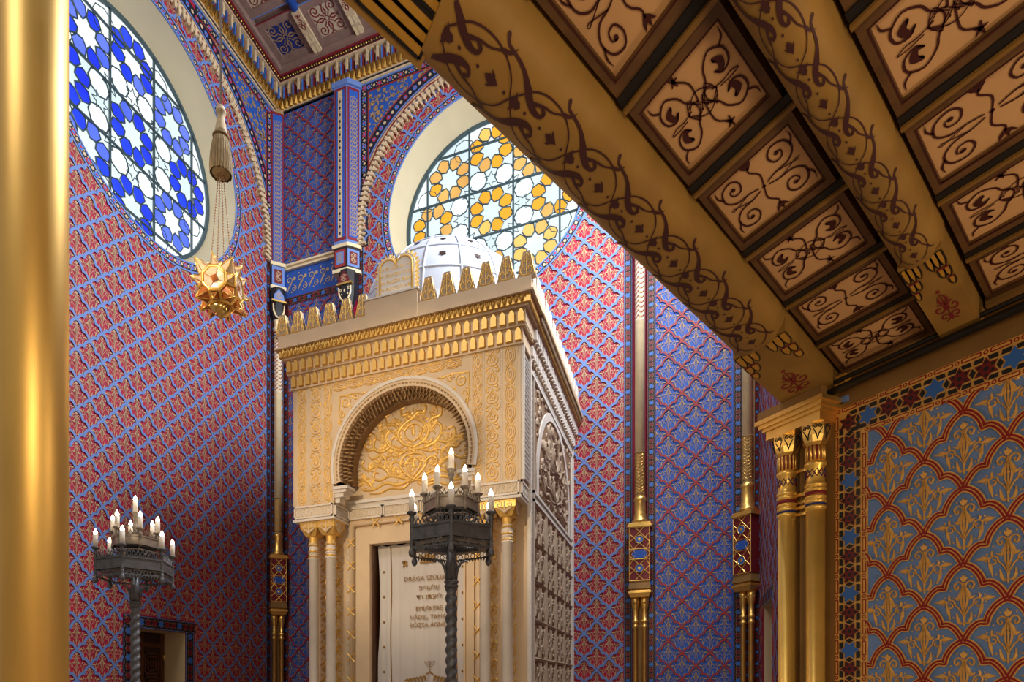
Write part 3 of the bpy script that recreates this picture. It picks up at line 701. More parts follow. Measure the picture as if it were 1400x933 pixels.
# ------------------------------------------------------------------ floor, pilaster tops, wall columns
g = G(); g.box(-1, 14, -16, .6, -.2, 0); S(g.build('floor', 'floor'), 'stone floor of the hall below the picture', 'floor')
FACE = Fr((0, 0, 0), (1, 0, 0), (0, 0, 1), (0, -1, 0))
def at(fr, x, y, h): return Fr(fr.O+x*fr.ex+y*fr.ey+h*fr.n, fr.ex, fr.ey, fr.n)
GUIL = D2(1, False); GUIL.ring((0, 0), .42, .10, 14); GUIL.ring((0, 0), .18, .08, 10); GUIL = GUIL.arr()
BEADS = D2(1, False); BEADS.disc((0, 0), .16, 6, ry=.28); BEADS.disc((0, .5), .08, 5); BEADS = BEADS.arr()
SQ = D2(2, False)
for s in (1, -1):
    for t in (1, -1): SQ.spiral((.2*s, .2*t), .17, 0, 1.2, .07, 10, s*t); SQ.disc((.05*s, .38*t), .07, 5)
SQ.disc((0, 0), .1, 6); SQ = SQ.arr()
def pilaster(sgn, xm, lab):
    """painted pilaster above the column: straight face towards the corner strip, slanted face towards the end wall"""
    q = [(1.32, 0), (1.32, -.20), (1.58, -.20), (1.745, -.035), (1.745, 0)]
    if sgn < 0: q = [(8-x, y) for x, y in q][::-1]
    root = S(empty('trim_3' if sgn > 0 else 'trim_4', (xm, -.1, 9.33), lab, 'pilaster'), lab, 'pilaster')
    G().prism(q, 9.33, ZC).build('pilaster_shaft', 'ribbon_blue', root)
    if sgn > 0: F = [Fr((1.45, -.2, 0), (1, 0, 0), (0, 0, 1), (0, -1, 0)), Fr((1.6625, -.1175, 0), (1/R2, 1/R2, 0), (0, 0, 1), (1/R2, -1/R2, 0))]
    else: F = [Fr((6.55, -.2, 0), (1, 0, 0), (0, 0, 1), (0, -1, 0)), Fr((6.3375, -.1175, 0), (1/R2, -1/R2, 0), (0, 0, 1), (-1/R2, -1/R2, 0))]
    n = int((ZC-9.5)/.11)
    for k, fr in enumerate(F):
        w = .115 if k == 0 else .105
        g = G(); slab(g, fr, -w, w, 9.40, ZC-.08, -.005, .004); o = g.build('red_border', 'ceil_red', root)
        g = G(); slab(g, fr, -w*.72, w*.72, 9.45, ZC-.13, -.005, .008); o2 = g.build('strip_ground', 'blue', root)
        if k == 1: orn('guilloche', GUIL, fr, 'tan_paint', root, [(0, 9.52+i*.078) for i in range(int((ZC-.2-9.5)/.078))], (.15, .105), .009, .002, kind='stuff')
        else:
            g = G(); slab(g, fr, -.042, .042, 9.45, ZC-.13, -.005, .011); g.build('bead_ground', 'stone_cream', root)
            orn('painted_bead_chain', BEADS, fr, 'black_paint', root, [(0, 9.52+i*.115) for i in range(int((ZC-.2-9.5)/.115))], (.11, .11), .012, .002, kind='stuff')
        # square block with ornament, mouldings
        g = G(); slab(g, fr, -.13 if k == 0 else -.117, .13 if k == 0 else .117, 8.90, 9.27, -.1, .006); o = g.build('block', 'black_paint', root)
        g = G(); slab(g, fr, -.105, .105, 8.935, 9.235, 0, .012); g.build('block_ground', 'ribbon_red' if k == 0 else 'ribbon_blue', root)
        g = G(); slab(g, fr, -.07, .07, 8.98, 9.19, 0, .016); g.build('block_inset', 'ribbon_blue' if k == 0 else 'star_red', root)
        orn('block_scroll', SQ, fr, 'cream_paint', root, [(0, 9.085)], (.13, .2), .017, .002)
    def grow(q, d):
        cx = sum(p[0] for p in q)/len(q); return [(x+(d if x > cx else -d), y-(d if y < -.01 else 0)) for x, y in q]
    for z0, z1, d in ((8.84, 8.90, .02), (9.27, 9.33, .025), (ZC-.06, ZC+.03, .03)): G().prism(grow(q, d), z0, z1).build('moulding', 'gold_pale' if z1 < 10 else 'ribbon_blue', root)
    # capital body between column and block
    cap = G(); X = Matrix.Translation((1.56 if sgn > 0 else 6.44, -.11, 0))
    cap.lathe([(.075, 8.20), (.11, 8.30), (.15, 8.42), (.155, 8.52), (.16, 8.58), (.165, 8.84)], 8, X, sm=False, a0=PI/8); cap.build('painted_capital', 'black_paint', root)
    fr = Fr((1.56 if sgn > 0 else 6.44, -.27, 0), (1, 0, 0), (0, 0, 1), (0, -1, 0))
    d = D2(1, False); d.poly([(-.12, 8.60), (.12, 8.60), (.09, 8.70), (0, 8.80), (-.09, 8.70)]); orn('arched_field', d.arr(), fr, 'star_red', root, base=.0, rel=.006)
    orn('field_scroll', SQ, fr, 'cream_paint', root, [(0, 8.68)], (.15, .13), .007, .002)
    g = G(); slab(g, fr, -.15, .15, 8.57, 8.60, -.06, .012); g.build('gilt_fillet', 'gold', root)
    d = D2(2)
    for s in (1, -1): d.stroke([(0, 8.30), (s*.06, 8.33), (s*.11, 8.42), (s*.12, 8.54)], [.02, .035, .03, .02]); d.disc((s*.055, 8.42), .02, 6); d.spiral((s*.08, 8.5), .035, 0, 1, .014, 8, s)
    d.disc((0, 8.48), .04, 8, ry=.06); orn('gilt_leaves', d.arr(), at(fr, 0, 0, -.03), 'gold_pale', root, base=.0, rel=.02)
    return root
pilaster(1, 1.5, 'painted blue pilaster between the corner strip and the amber window'); pilaster(-1, 6.5, 'painted blue pilaster above the gold column right of the ark')
# narrow guilloche faces of the slanted corners
for fr, nm in ((NW, 'left'), (NE, 'right')):
    root = empty('trim_5' if fr is NW else 'trim_6', fr.p(0, 9.33), 'narrow blue guilloche pilaster in the slanted %s corner of the chancel' % nm, 'pilaster', kind='structure')
    g = G(); slab(g, fr, -.11, .11, 9.33, ZC, -.02, .02); g.build('pilaster_shaft', 'ceil_red', root)
    g = G(); slab(g, fr, -.085, .085, 9.38, ZC-.05, -.02, .025); g.build('strip_ground', 'blue', root)
    orn('guilloche', GUIL, fr, 'tan_paint', root, [(0, 9.45+i*.078) for i in range(int((ZC-.1-9.45)/.078))], (.15, .105), .026, .002, kind='stuff')
    g = G(); slab(g, fr, -.11, .11, 8.90, 9.27, -.02, .10); g.build('block', 'ribbon_blue', root)
    g = G(); slab(g, fr, -.07, .07, 8.96, 9.21, 0, .106); g.build('block_inset', 'star_red', root)
    orn('block_scroll', SQ, fr, 'cream_paint', root, [(0, 9.085)], (.13, .22), .107, .002)
    for z0, z1 in ((8.84, 8.90), (9.27, 9.33)): g = G(); slab(g, fr, -.14, .14, z0, z1, -.02, .13); g.build('moulding', 'gold_pale', root)
    cap = G(); cap.lathe([(.07, 8.20), (.10, 8.30), (.13, 8.42), (.135, 8.52), (.14, 8.84)], 8, Matrix.Translation(fr.p(0, 0, .06)), sm=False, a0=PI/8); cap.build('painted_capital', 'black_paint', root)
    f2 = at(fr, 0, 0, .19); d = D2(1, False); d.poly([(-.1, 8.60), (.1, 8.60), (.08, 8.70), (0, 8.80), (-.08, 8.70)]); orn('arched_field', d.arr(), f2, 'ribbon_blue', root, base=.0, rel=.006)
    orn('field_scroll', SQ, f2, 'cream_paint', root, [(0, 8.68)], (.13, .13), .007, .002)
    g = G(); slab(g, f2, -.13, .13, 8.57, 8.60, -.06, .012); g.build('gilt_fillet', 'gold', root)
    d = D2(2)
    for s in (1, -1): d.stroke([(0, 8.30), (s*.05, 8.33), (s*.09, 8.42), (s*.1, 8.54)], [.02, .035, .03, .02]); d.disc((s*.05, 8.42), .02, 6)
    d.disc((0, 8.48), .035, 8, ry=.06); orn('gilt_leaves', d.arr(), at(f2, 0, 0, -.03), 'gold_pale', root, base=.0, rel=.02)
def wall_column():
    root = empty('wall_column', (0, 0, 0), 'x', 'column', 'gilded wall columns of the chancel')
    B = lambda g, n, m: g.build(n, m, root, True)
    Y0 = -.11
    for s in (-1, 1):            # twin lower shafts
        g = G(); g.lathe([(.045, 0), (.045, .12), (.034, .14), (.034, 2.45), (.044, 2.46), (.044, 2.49), (.034, 2.50), (.034, 2.53), (.044, 2.54), (.044, 2.57), (.032, 2.58), (.036, 2.72), (.05, 2.76), (.058, 2.84), (.06, 2.9)], 12, Matrix.Translation((s*.065, Y0, 0)))
        c = B(g, 'twin_shaft', 'gold')
        g = G()
        for k in range(4):
            a = -PI/2+k*PI/2; g.ball((s*.065+.045*math.cos(a), Y0+.045*math.sin(a), 2.82), .02, 6)
        g.build('capital_leaf', 'gold_dark', c, True)
    B(G().box(-.03, .03, -.06, 0, 0, 2.9), 'backing', 'brown_paint')
    g = G(); g.frus((.125, .09), (.15, .115), 2.90, 2.96, Matrix.Translation((0, Y0, 0))); g.box(-.16, .16, Y0-.125, .0, 2.96, 2.99); g.frus((.15, .11), (.125, .09), 2.99, 3.02, Matrix.Translation((0, Y0, 0))); B(g, 'lower_abacus', 'gold')
    g = G(); g.frus((.155, .115), (.14, .10), 3.02, 3.13, Matrix.Translation((0, Y0, 0))); B(g, 'plinth', 'brown_paint')
    B(G().box(-.145, .145, Y0-.105, 0, 3.13, 3.92), 'pedestal', 'star_red')
    g = G(); g.box(-.165, .165, Y0-.125, 0, 3.92, 3.955); g.box(-.15, .15, Y0-.11, 0, 3.955, 3.985); B(g, 'pedestal_top', 'gold')
    fr = Fr((0, Y0-.105, 3.525), (1, 0, 0), (0, 0, 1), (0, -1, 0))
    d = D2(1)
    for s in (1, -1):
        d.stroke([(s*.14, -.385), (s*.14, .385)], .014, 1); d.stroke([(-.14, s*.388), (.14, s*.388)], .014, 1)
        d.stroke([(s*.14, -.30), (-s*.14, -.02)], .012, 1); d.stroke([(s*.14, .30), (-s*.14, .02)], .012, 1); d.stroke([(s*.14, -.10), (0, -.02), (-s*.14, .10)] if 0 else [(s*.06, -.385), (-s*.14, -.17)], .012, 1)
        d.stroke([(s*.06, .385), (-s*.14, .17)], .012, 1); d.stroke([(s*.06, s*0+.0+.02), (s*.14, .17)], .012, 1); d.stroke([(s*.06, -.02), (s*.14, -.17)], .012, 1); d.stroke([(-.14, s*.075), (.14, s*.075)], .012, 1); d.stroke([(s*.07, .075), (s*.11, 0), (s*.07, -.075)], .01, 1)
    V = d.arr(); o = meshnp('gilt_strapwork', fr.w(tiled(V, [(0, 0)], base=.0, rel=.01)[0]), V[1], 'gold', root, True)
    for y in (-.21, .21):
        d = D2(1, False); d.poly([(.062*(1 if i % 2 == 0 else .75)*math.cos(i*PI/8), y+.062*(1 if i % 2 == 0 else .75)*math.sin(i*PI/8)) for i in range(16)]); V = d.arr()
        meshnp('star_inlay', fr.w(tiled(V, [(0, 0)], base=.004, rel=.007)[0]), V[1], 'star_blue', root, True)
        d = D2(1); d.disc((0, y), .026, 10); d.ring((0, y), .058, .009, 16); V = d.arr(); meshnp('star_boss', fr.w(tiled(V, [(0, 0)], base=.010, rel=.008)[0]), V[1], 'gold', root, True)
    d = D2(1, False); d.poly([(-.08, .06), (.08, .06), (.105, 0), (.08, -.06), (-.08, -.06), (-.105, 0)]); V = d.arr(); meshnp('blue_inlay', fr.w(tiled(V, [(0, 0)], base=.001, rel=.004)[0]), V[1], 'blue', root, True)
    X = Matrix.Translation((0, Y0, 0))
    g = G(); g.lathe([(.115, 3.985), (.11, 4.03), (.085, 4.06), (.09, 4.1), (.08, 4.13), (.078, 4.30), (.088, 4.32), (.088, 4.35), (.072, 4.38)], 18, X); B(g, 'column_base', 'gold')
    g = G(); g.lathe([(.070, 4.36), (.070, 8.05), (.085, 8.08), (.085, 8.11), (.066, 8.14), (.066, 8.22), (.08, 8.25)], 18, X); B(g, 'shaft', 'gold_pale')
    def wrap(A, n, z0, rows, dz, name, mk, r=.071, wx=1., h=.004, smooth=True):
        V, T = A; L = []
        for j in range(rows):
            for i in range(n):
                W = V.copy(); th = (V[:, 0]*wx+i)/n*2*PI; zz = z0+(V[:, 1]+j)*dz; rr = r+V[:, 2]*h
                L.append((np.c_[rr*np.cos(th), Y0+rr*np.sin(th), zz], T))
        V, T = join(L); meshnp(name, V, T, mk, root, True, smooth, kind='stuff')
    d = D2(1); d.stroke([(0, 0), (.5, .5), (1, 1)], .14, 1); d.stroke([(1, 0), (.5, .5), (0, 1)], .14, 1); wrap(d.arr(), 8, 4.42, 12, .048, 'diaper_band', 'gold_dark', h=.008)
    for zz in (4.41, 5.01): G().lathe([(.075, zz-.008), (.078, zz), (.075, zz+.008)], 18, X).build('thin_ring', 'brown_paint', root, True)
    d = D2(1, False); d.stroke([(0, 0), (.5, .5), (1, 0)], .35, 1); A = d.arr(); wrap(A, 5, 6.95, 13, .07, 'chevron_band', 'ark_white', .0715, h=.001); wrap(d.arr(), 5, 6.985, 13, .07, 'chevron_lines', 'ceil_red', .071, h=.001)
    for zz, mk in ((7.93, 'gold'), (7.98, 'blue'), (8.03, 'ceil_red')): G().lathe([(.074, zz-.012), (.077, zz), (.074, zz+.012)], 18, X).build('shaft_ring', mk, root, True)
    return root
wc = wall_column()
for k, (x, y, rz, lab) in enumerate(((.075, -.135, PI/4, 'gold wall column in the far left corner beside the crimson wall'), (1.56, 0, 0, 'gold wall column behind the left end of the ark crest'), (6.44, 0, 0, 'gold wall column with star pedestal right of the ark'), (7.925, -.135, -PI/4, 'gold wall column with star pedestal just left of the side wall near the twin columns'))):
    o = wc if k == 0 else copy_tree(wc); o.location = (x, y, 0); o.rotation_euler = (0, 0, rz); o['label'] = lab

# ------------------------------------------------------------------ door in the left wall
root = S(empty('door_1', (-.4, (D0+D1)/2, 0), 'dark carved wooden double door in the left wall', 'door'), 'dark carved wooden double door in the left wall', 'door')
g = G(); slab(g, LEFT, D0-.0, D0+.001, 0, DZ, -.5, 0); slab(g, LEFT, D1-.001, D1, 0, DZ, -.5, 0); slab(g, LEFT, D0, D1, DZ, DZ+.001, -.5, 0); g.build('reveal', 'wall_side', root)
for i in range(2):
    a, b = (D0+.02, (D0+D1)/2) if i == 0 else ((D0+D1)/2, D1-.02)
    leaf = empty('leaf_dummy', (0, 0, 0), None, None) if 0 else None
    g = G(); slab(g, LEFT, a, b, 0, DZ, -.46, -.42); lf = g.build('door_leaf', 'wood_dark', root)
    g = G(); slab(g, LEFT, a, a+.07, 0, DZ, -.42, -.39); slab(g, LEFT, b-.07, b, 0, DZ, -.42, -.39); slab(g, LEFT, a, b, DZ-.22, DZ-.16, -.42, -.395); slab(g, LEFT, a, b, 1.0, 1.08, -.42, -.395); g.build('stile', 'wood', lf)
    w = b-a-.18; x0 = a+.09; y = DZ-.30
    for r_ in range(4):
        g = G(); s = min(w, .30); y1 = y-r_*.36
        for k in range(3):
            q = k*.05
            for (p0, p1, p2, p3) in ((x0+q, x0+w-q, y1-q-.022, y1-q), (x0+q, x0+w-q, y1-.33+q, y1-.33+q+.022), (x0+q, x0+q+.022, y1-.33+q, y1-q), (x0+w-q-.022, x0+w-q, y1-.33+q, y1-q-.07*(k % 2))): slab(g, LEFT, p0, p1, p2, p3, -.42, -.40)
        g.build('fret_panel', 'wood', lf)
G().box(-.40, -.375, (D0+D1)/2-.02, (D0+D1)/2+.02, 0, DZ).build('meeting_stile', 'wood', root)
for z in (.5, 1.35, 2.05): G().lathe([(.012, z-.06), (.015, z), (.012, z+.06)], 8, Matrix.Translation((-.385, D1-.03, 0))).build('hinge', 'brass', root)
dr = D2; hw = .09
for (x0, y0, x1, y1) in ((D0-hw, 0.6, D0-hw, DZ+.01), (D1+hw, .6, D1+hw, DZ+.01), (D0-hw*1.9, DZ+hw, D1+hw*1.9, DZ+hw)): star_band('star_frame', wall_left, LEFT, x0, y0, x1, y1, .066, 'navy', 'ribbon_blue', h=.011)
# doorway in the right wall, seen as a sliver
root = S(empty('door_2', (8.3, -1.1, 0), 'narrow plain doorway in the side wall left of the twin columns', 'door'), 'narrow plain doorway in the side wall left of the twin columns', 'door')
g = G(); slab(g, RIGHT, RD0-.001, RD0, 0, RDZ, -.4, 0); slab(g, RIGHT, RD1, RD1+.001, 0, RDZ, -.4, 0); slab(g, RIGHT, RD0, RD1, RDZ, RDZ+.001, -.4, 0); g.build('reveal', 'wall_side', root)
g = G(); slab(g, RIGHT, RD0, RD1, 0, RDZ, -.42, -.38); g.build('door_leaf', 'wood', root)
star_band('star_frame', wall_right, RIGHT, RD0-.15, RDZ+.08, RD1+.15, RDZ+.08, .06, 'tan_paint', 'ribbon_blue', h=.011)

# ------------------------------------------------------------------ gold pillar in the left foreground
cx_, cy_ = 7.055-1.7*.973, -9.675+1.7*.691
root = empty('pillar', (cx_, cy_, 0), 'thick smooth gold pillar at the left edge of the picture', 'pillar')
r0 = .082
G().lathe([(r0*1.5, 0), (r0*1.5, .1), (r0*1.2, .16), (r0*1.25, .2), (r0*1.02, .24)], 32, Matrix.Translation((cx_, cy_, 0))).build('base', 'gold_dark', root)
G().lathe([(r0, .24), (r0, 5.4)], 48, Matrix.Translation((cx_, cy_, 0))).build('shaft', 'gold_soft', root)
G().lathe([(r0, 5.4), (r0*1.1, 5.42), (r0, 5.45), (r0*1.6, 5.7), (r0*1.7, 5.75)], 32, Matrix.Translation((cx_, cy_, 0))).build('capital', 'gold_dark', root)
# ------------------------------------------------------------------ gallery: blue wall, twin columns, painted timber ceiling
S0 = 9.44
g = G(); slab(g, GAL, S0-.36, 14.5, 0, 3.6, -.3, 0)
wall_gal = S(g.build('wall_gallery', 'g_blue'), 'blue wall under the gallery with red and gold scale pattern at the right')
GW, GH = .346, .37
F0, FZ = 9.625, 3.005        # field start, field top
# raised red and gold ribbons of the scale pattern
off = [(9.731+(i+s)*GW, 2.558+(j+s)*GH) for s in (0, .5) for i in range(-1, 12) for j in range(-6, 3)]
gclip = lambda x, y: (x > F0) & (y < FZ) & (y > .8)
def rib2(w, h0, ridge, sh=0):
    d = D2(1, ridge); P = ARCHPTS
    if sh:
        q = np.array(P, float); T = np.gradient(q, axis=0); T /= np.linalg.norm(T, axis=1)[:, None]; q = q+np.c_[-T[:, 1], T[:, 0]]*sh; P = [tuple(a) for a in q]
    d.stroke(P, w, 1); return d.arr()
ARCHSAVE = ARCHPTS
AP = cat_rom(ARCHPTS, 1)
ARCHPTS = smooth_arch()
bo = [(x, y+GH/2) for x, y in off]
orn('gilt_ribbon', rib2(.098, 0, False), GAL, 'g_gold', wall_gal, bo, (GW, GH), .001, .009, gclip, kind='stuff')
for sh in (.020, -.020): orn('red_ribbon', rib2(.026, 0, False, sh), GAL, 'g_red', wall_gal, bo, (GW, GH), .001, .0115, gclip, kind='stuff')
MOT_HI = motif(4, True, 1.08); MOT_HI = (MOT_HI[0]*np.array([.88, .90, 1]), MOT_HI[1])
mesh_hi = None
V, T = MOT_HI; V2 = V*np.array([GW, GH, .014])
meM = None
for x, y in off:
    yc = y+GH/2
    if x < F0-.02 or yc > FZ+.13 or x > 11.6 or yc < 1.2: continue
    if x-GW*.43 < F0 or yc+GH*.43 > FZ:         # cut at the border
        W, TT = tiled((V, T), [(x, yc)], (GW, GH), .001, .011, gclip)
        if len(TT):
            u, inv = np.unique(TT, return_inverse=True); meshnp('foliage_ornament', GAL.w(W[u]), inv.reshape(-1, 3), 'g_gold', wall_gal)
        continue
    if meM is None:
        o = meshnp('foliage_ornament', GAL.w(np.c_[V[:, 0]*GW, V[:, 1]*GH, .001+V[:, 2]*.011])-GAL.O, T, 'g_gold', wall_gal); meM = o.data; o.location = GAL.p(x, yc)
    else:
        o = link('foliage_ornament', meM, wall_gal); o.location = GAL.p(x, yc)
# border: star band with red beaded lines, vertical and along the top
SR = .061; SB = 9.528
star_band('star_border', wall_gal, GAL, SB, .9, SB, 3.03, SR, 'g_gold', 'g_gold', True, 0, .05, .006, .004)
star_band('star_border', wall_gal, GAL, SB-SR, 3.095, 14, 3.095, SR, 'g_gold', 'g_gold', True, 1, .05, .0065, .004)
g = G(); slab(g, GAL, 9.44, 9.467, .9, 3.17, 0, .006); slab(g, GAL, 9.589, F0, .9, 3.03, 0, .006); slab(g, GAL, 9.44, 14, 3.156, 3.19, 0, .006); slab(g, GAL, 9.589, 14, FZ, 3.034, 0, .007); g.build('border_ground', 'g_gold', wall_gal)
d = D2(1, False)
def dashes(x0, y0, x1, y1, L=.115, w=.017):
    v = np.array([x1-x0, y1-y0]); n = np.linalg.norm(v); v /= n; k = int(n/L); nn = np.array([-v[1], v[0]])
    for i in range(k):
        a = np.array([x0, y0])+v*(i+.17)*n/k; b = np.array([x0, y0])+v*(i+.83)*n/k
        for s in (1, -1): d.stroke([tuple(a+nn*s*w/2), tuple(b+nn*s*w/2)], .0055, 1)
        for e in (a, b): d.stroke([tuple(e+nn*w/2), tuple(e-nn*w/2)], .006, 1)
        d.ring(tuple(np.array([x0, y0])+v*i*n/k), .0085, .005, 8)
dashes(9.453, .95, 9.453, 3.165); dashes(9.607, .95, 9.607, 3.02); dashes(9.467, 3.175, 13.9, 3.175); dashes(9.62, 3.02, 13.9, 3.02)
orn('red_beading', d.arr(), GAL, 'g_red', wall_gal, base=.007, rel=.002, kind='stuff')
g = G(); slab(g, GAL, S0-.02, 14.2, 3.19, 3.45, 0, .008); g.build('plain_band', 'brown_paint', wall_gal)
# black conduit along the wall top with its junction box
root = empty('trim_7', gp(9.15, .06, 3.29), 'black conduit running along the top of the blue wall below the painted ceiling', 'conduit', kind='structure')
P = [gp(9.14, .10, 3.262), gp(14, .10, 3.285)]
G().tube(P, .021, 8).build('pipe', 'gap_black', root)
G().tube([gp(9.15, .12, 3.31), gp(9.25, .10, 3.312), gp(14, .07, 3.335)], .012, 6).build('cable', 'gap_black', root)
G().tube([gp(9.12, .10, 3.262), gp(9.20, .10, 3.262)], .026, 8).build('end_cap', 'black_paint', root)
g = G(); slab(g, GAL, 9.475, 9.525, 3.215, 3.245, .0, .03); g.build('bracket', 'ribbon_blue', root)
g = G(); slab(g, GAL, 9.46, 9.535, 3.31, 3.36, .0, .06); g.build('junction_box', 'petal', root)
# twin gold columns
root = empty('twin_columns', gp(9.28, .05, 0), 'pair of gold columns with carved capitals at the end of the blue wall', 'columns')
for sx in (9.19, 9.372):
    X = Matrix.Translation(gp(sx, .075, 0)); r = .049
    c = G().lathe([(.075, 0), (.075, .1), (.055, .14), (r, .16), (r, 2.62)], 28, X).build('shaft', 'gold_bright', root)
    pr = [(r, 2.62)]
    for z in (2.63, 2.665, 2.69, 2.735, 2.76): pr += [(r, z), (r+.007, z+.005), (r+.007, z+.015), (r, z+.02)]
    pr += [(r-.002, 2.80), (r-.002, 2.875), (r+.008, 2.885), (r+.008, 2.9), (r-.004, 2.91), (r-.004, 3.0), (r+.004, 3.01)]
    G().lathe(pr, 28, X).build('neck_rings', 'gold_bright', c)
    G().lathe([(r+.004, 2.712), (r+.006, 2.72), (r+.004, 2.731)], 28, X).build('red_ring', 'ceil_red', c); G().lathe([(r+.002, 2.653), (r+.005, 2.658), (r+.002, 2.664)], 28, X).build('blue_ring', 'ceil_blue', c)
    for ph, mk in ((0, 'ceil_blue'), (.5, 'ceil_red')):      # zigzag lines
        pts = [(math.cos((k+ph*2)*PI/6)*(r+.0005), math.sin((k+ph*2)*PI/6)*(r+.0005), 2.815+(.045 if k % 2 else 0)) for k in range(12)]
        Z = []
        for k in range(12):
            a0, a1 = (k+ph*2)*PI/6, (k+1+ph*2)*PI/6
            for t in (0, .25, .5, .75): a = a0+(a1-a0)*t; zz = 2.815+.045*((1-t) if k % 2 else t); Z.append((math.cos(a)*(r+.0008), math.sin(a)*(r+.0008), zz))
        G().tube(Z, .0026, 4, X, closed=True).build('zigzag_line', mk, c)
    fl = G()                                              # fluting with red grooves
    for k in range(14):
        a = k*2*PI/14; fl.lathe([(.0075, 2.912), (.0075, 2.99), (.003, 3.0)], 6, X @ Matrix.Translation(((r-.002)*math.cos(a), (r-.002)*math.sin(a), 0)))
    fl.build('fluting', 'gold', c); G().lathe([(r-.0015, 2.913), (r-.0015, 2.998)], 28, X).build('groove_ground', 'ceil_red', c)
    cp = G().lathe([(.05, 3.0), (.062, 3.015), (.074, 3.05), (.08, 3.09), (.08, 3.12), (.075, 3.125)], 8, X, sm=False, a0=PI/8+PI/4).build('capital', 'gold', c)
    for k in range(8):
        a = k*PI/4+PI/4; n = np.array([math.cos(a), math.sin(a), 0]); tl = np.array([-math.sin(a), math.cos(a), 0]); fr = Fr(np.array(gp(sx, .075, 3.065))+n*.068, tl, np.array([0, 0, 1])+n*.18, n)
        if n @ GAL.n < -.3: continue
        d = D2(2)
        for s in (1, -1): d.spiral((s*.014, .03), .013, PI/2, 1.2, .005, 8, s); d.stroke([(0, -.04), (s*.008, -.01), (s*.024, .02)], [.004, .008, .004])
        orn('carved_scroll', d.arr(), fr, 'gap_black', cp, base=.003, rel=.004)
g = G(); slab(g, GAL, 9.245, 9.318, 0, 3.12, 0, .035); g.build('backing', 'brown_paint', root)
g = G(); slab(g, GAL, 9.082, 9.441, 0, 3.3, -.02, .005); g.build('pier_face', 'brown_paint', wall_gal)
for z in (2.63, 2.668, 2.70, 2.745, 2.89): g = G(); slab(g, GAL, 9.235, 9.33, z, z+.018, 0, .05); g.build('link_moulding', 'gold', root)
for z0, z1, e in ((3.12, 3.17, 0), (3.17, 3.19, .015), (3.19, 3.215, .03), (3.215, 3.24, .045)):
    g = G(); slab(g, GAL, 9.105-e, 9.452+e, z0, z1, -.05, .15+e); g.build('abacus', 'gold', root)
g = G(); slab(g, GAL, 9.06, 9.47, 3.24, 3.30, -.1, .17); g.build('beam_seat', 'brown_paint', root)

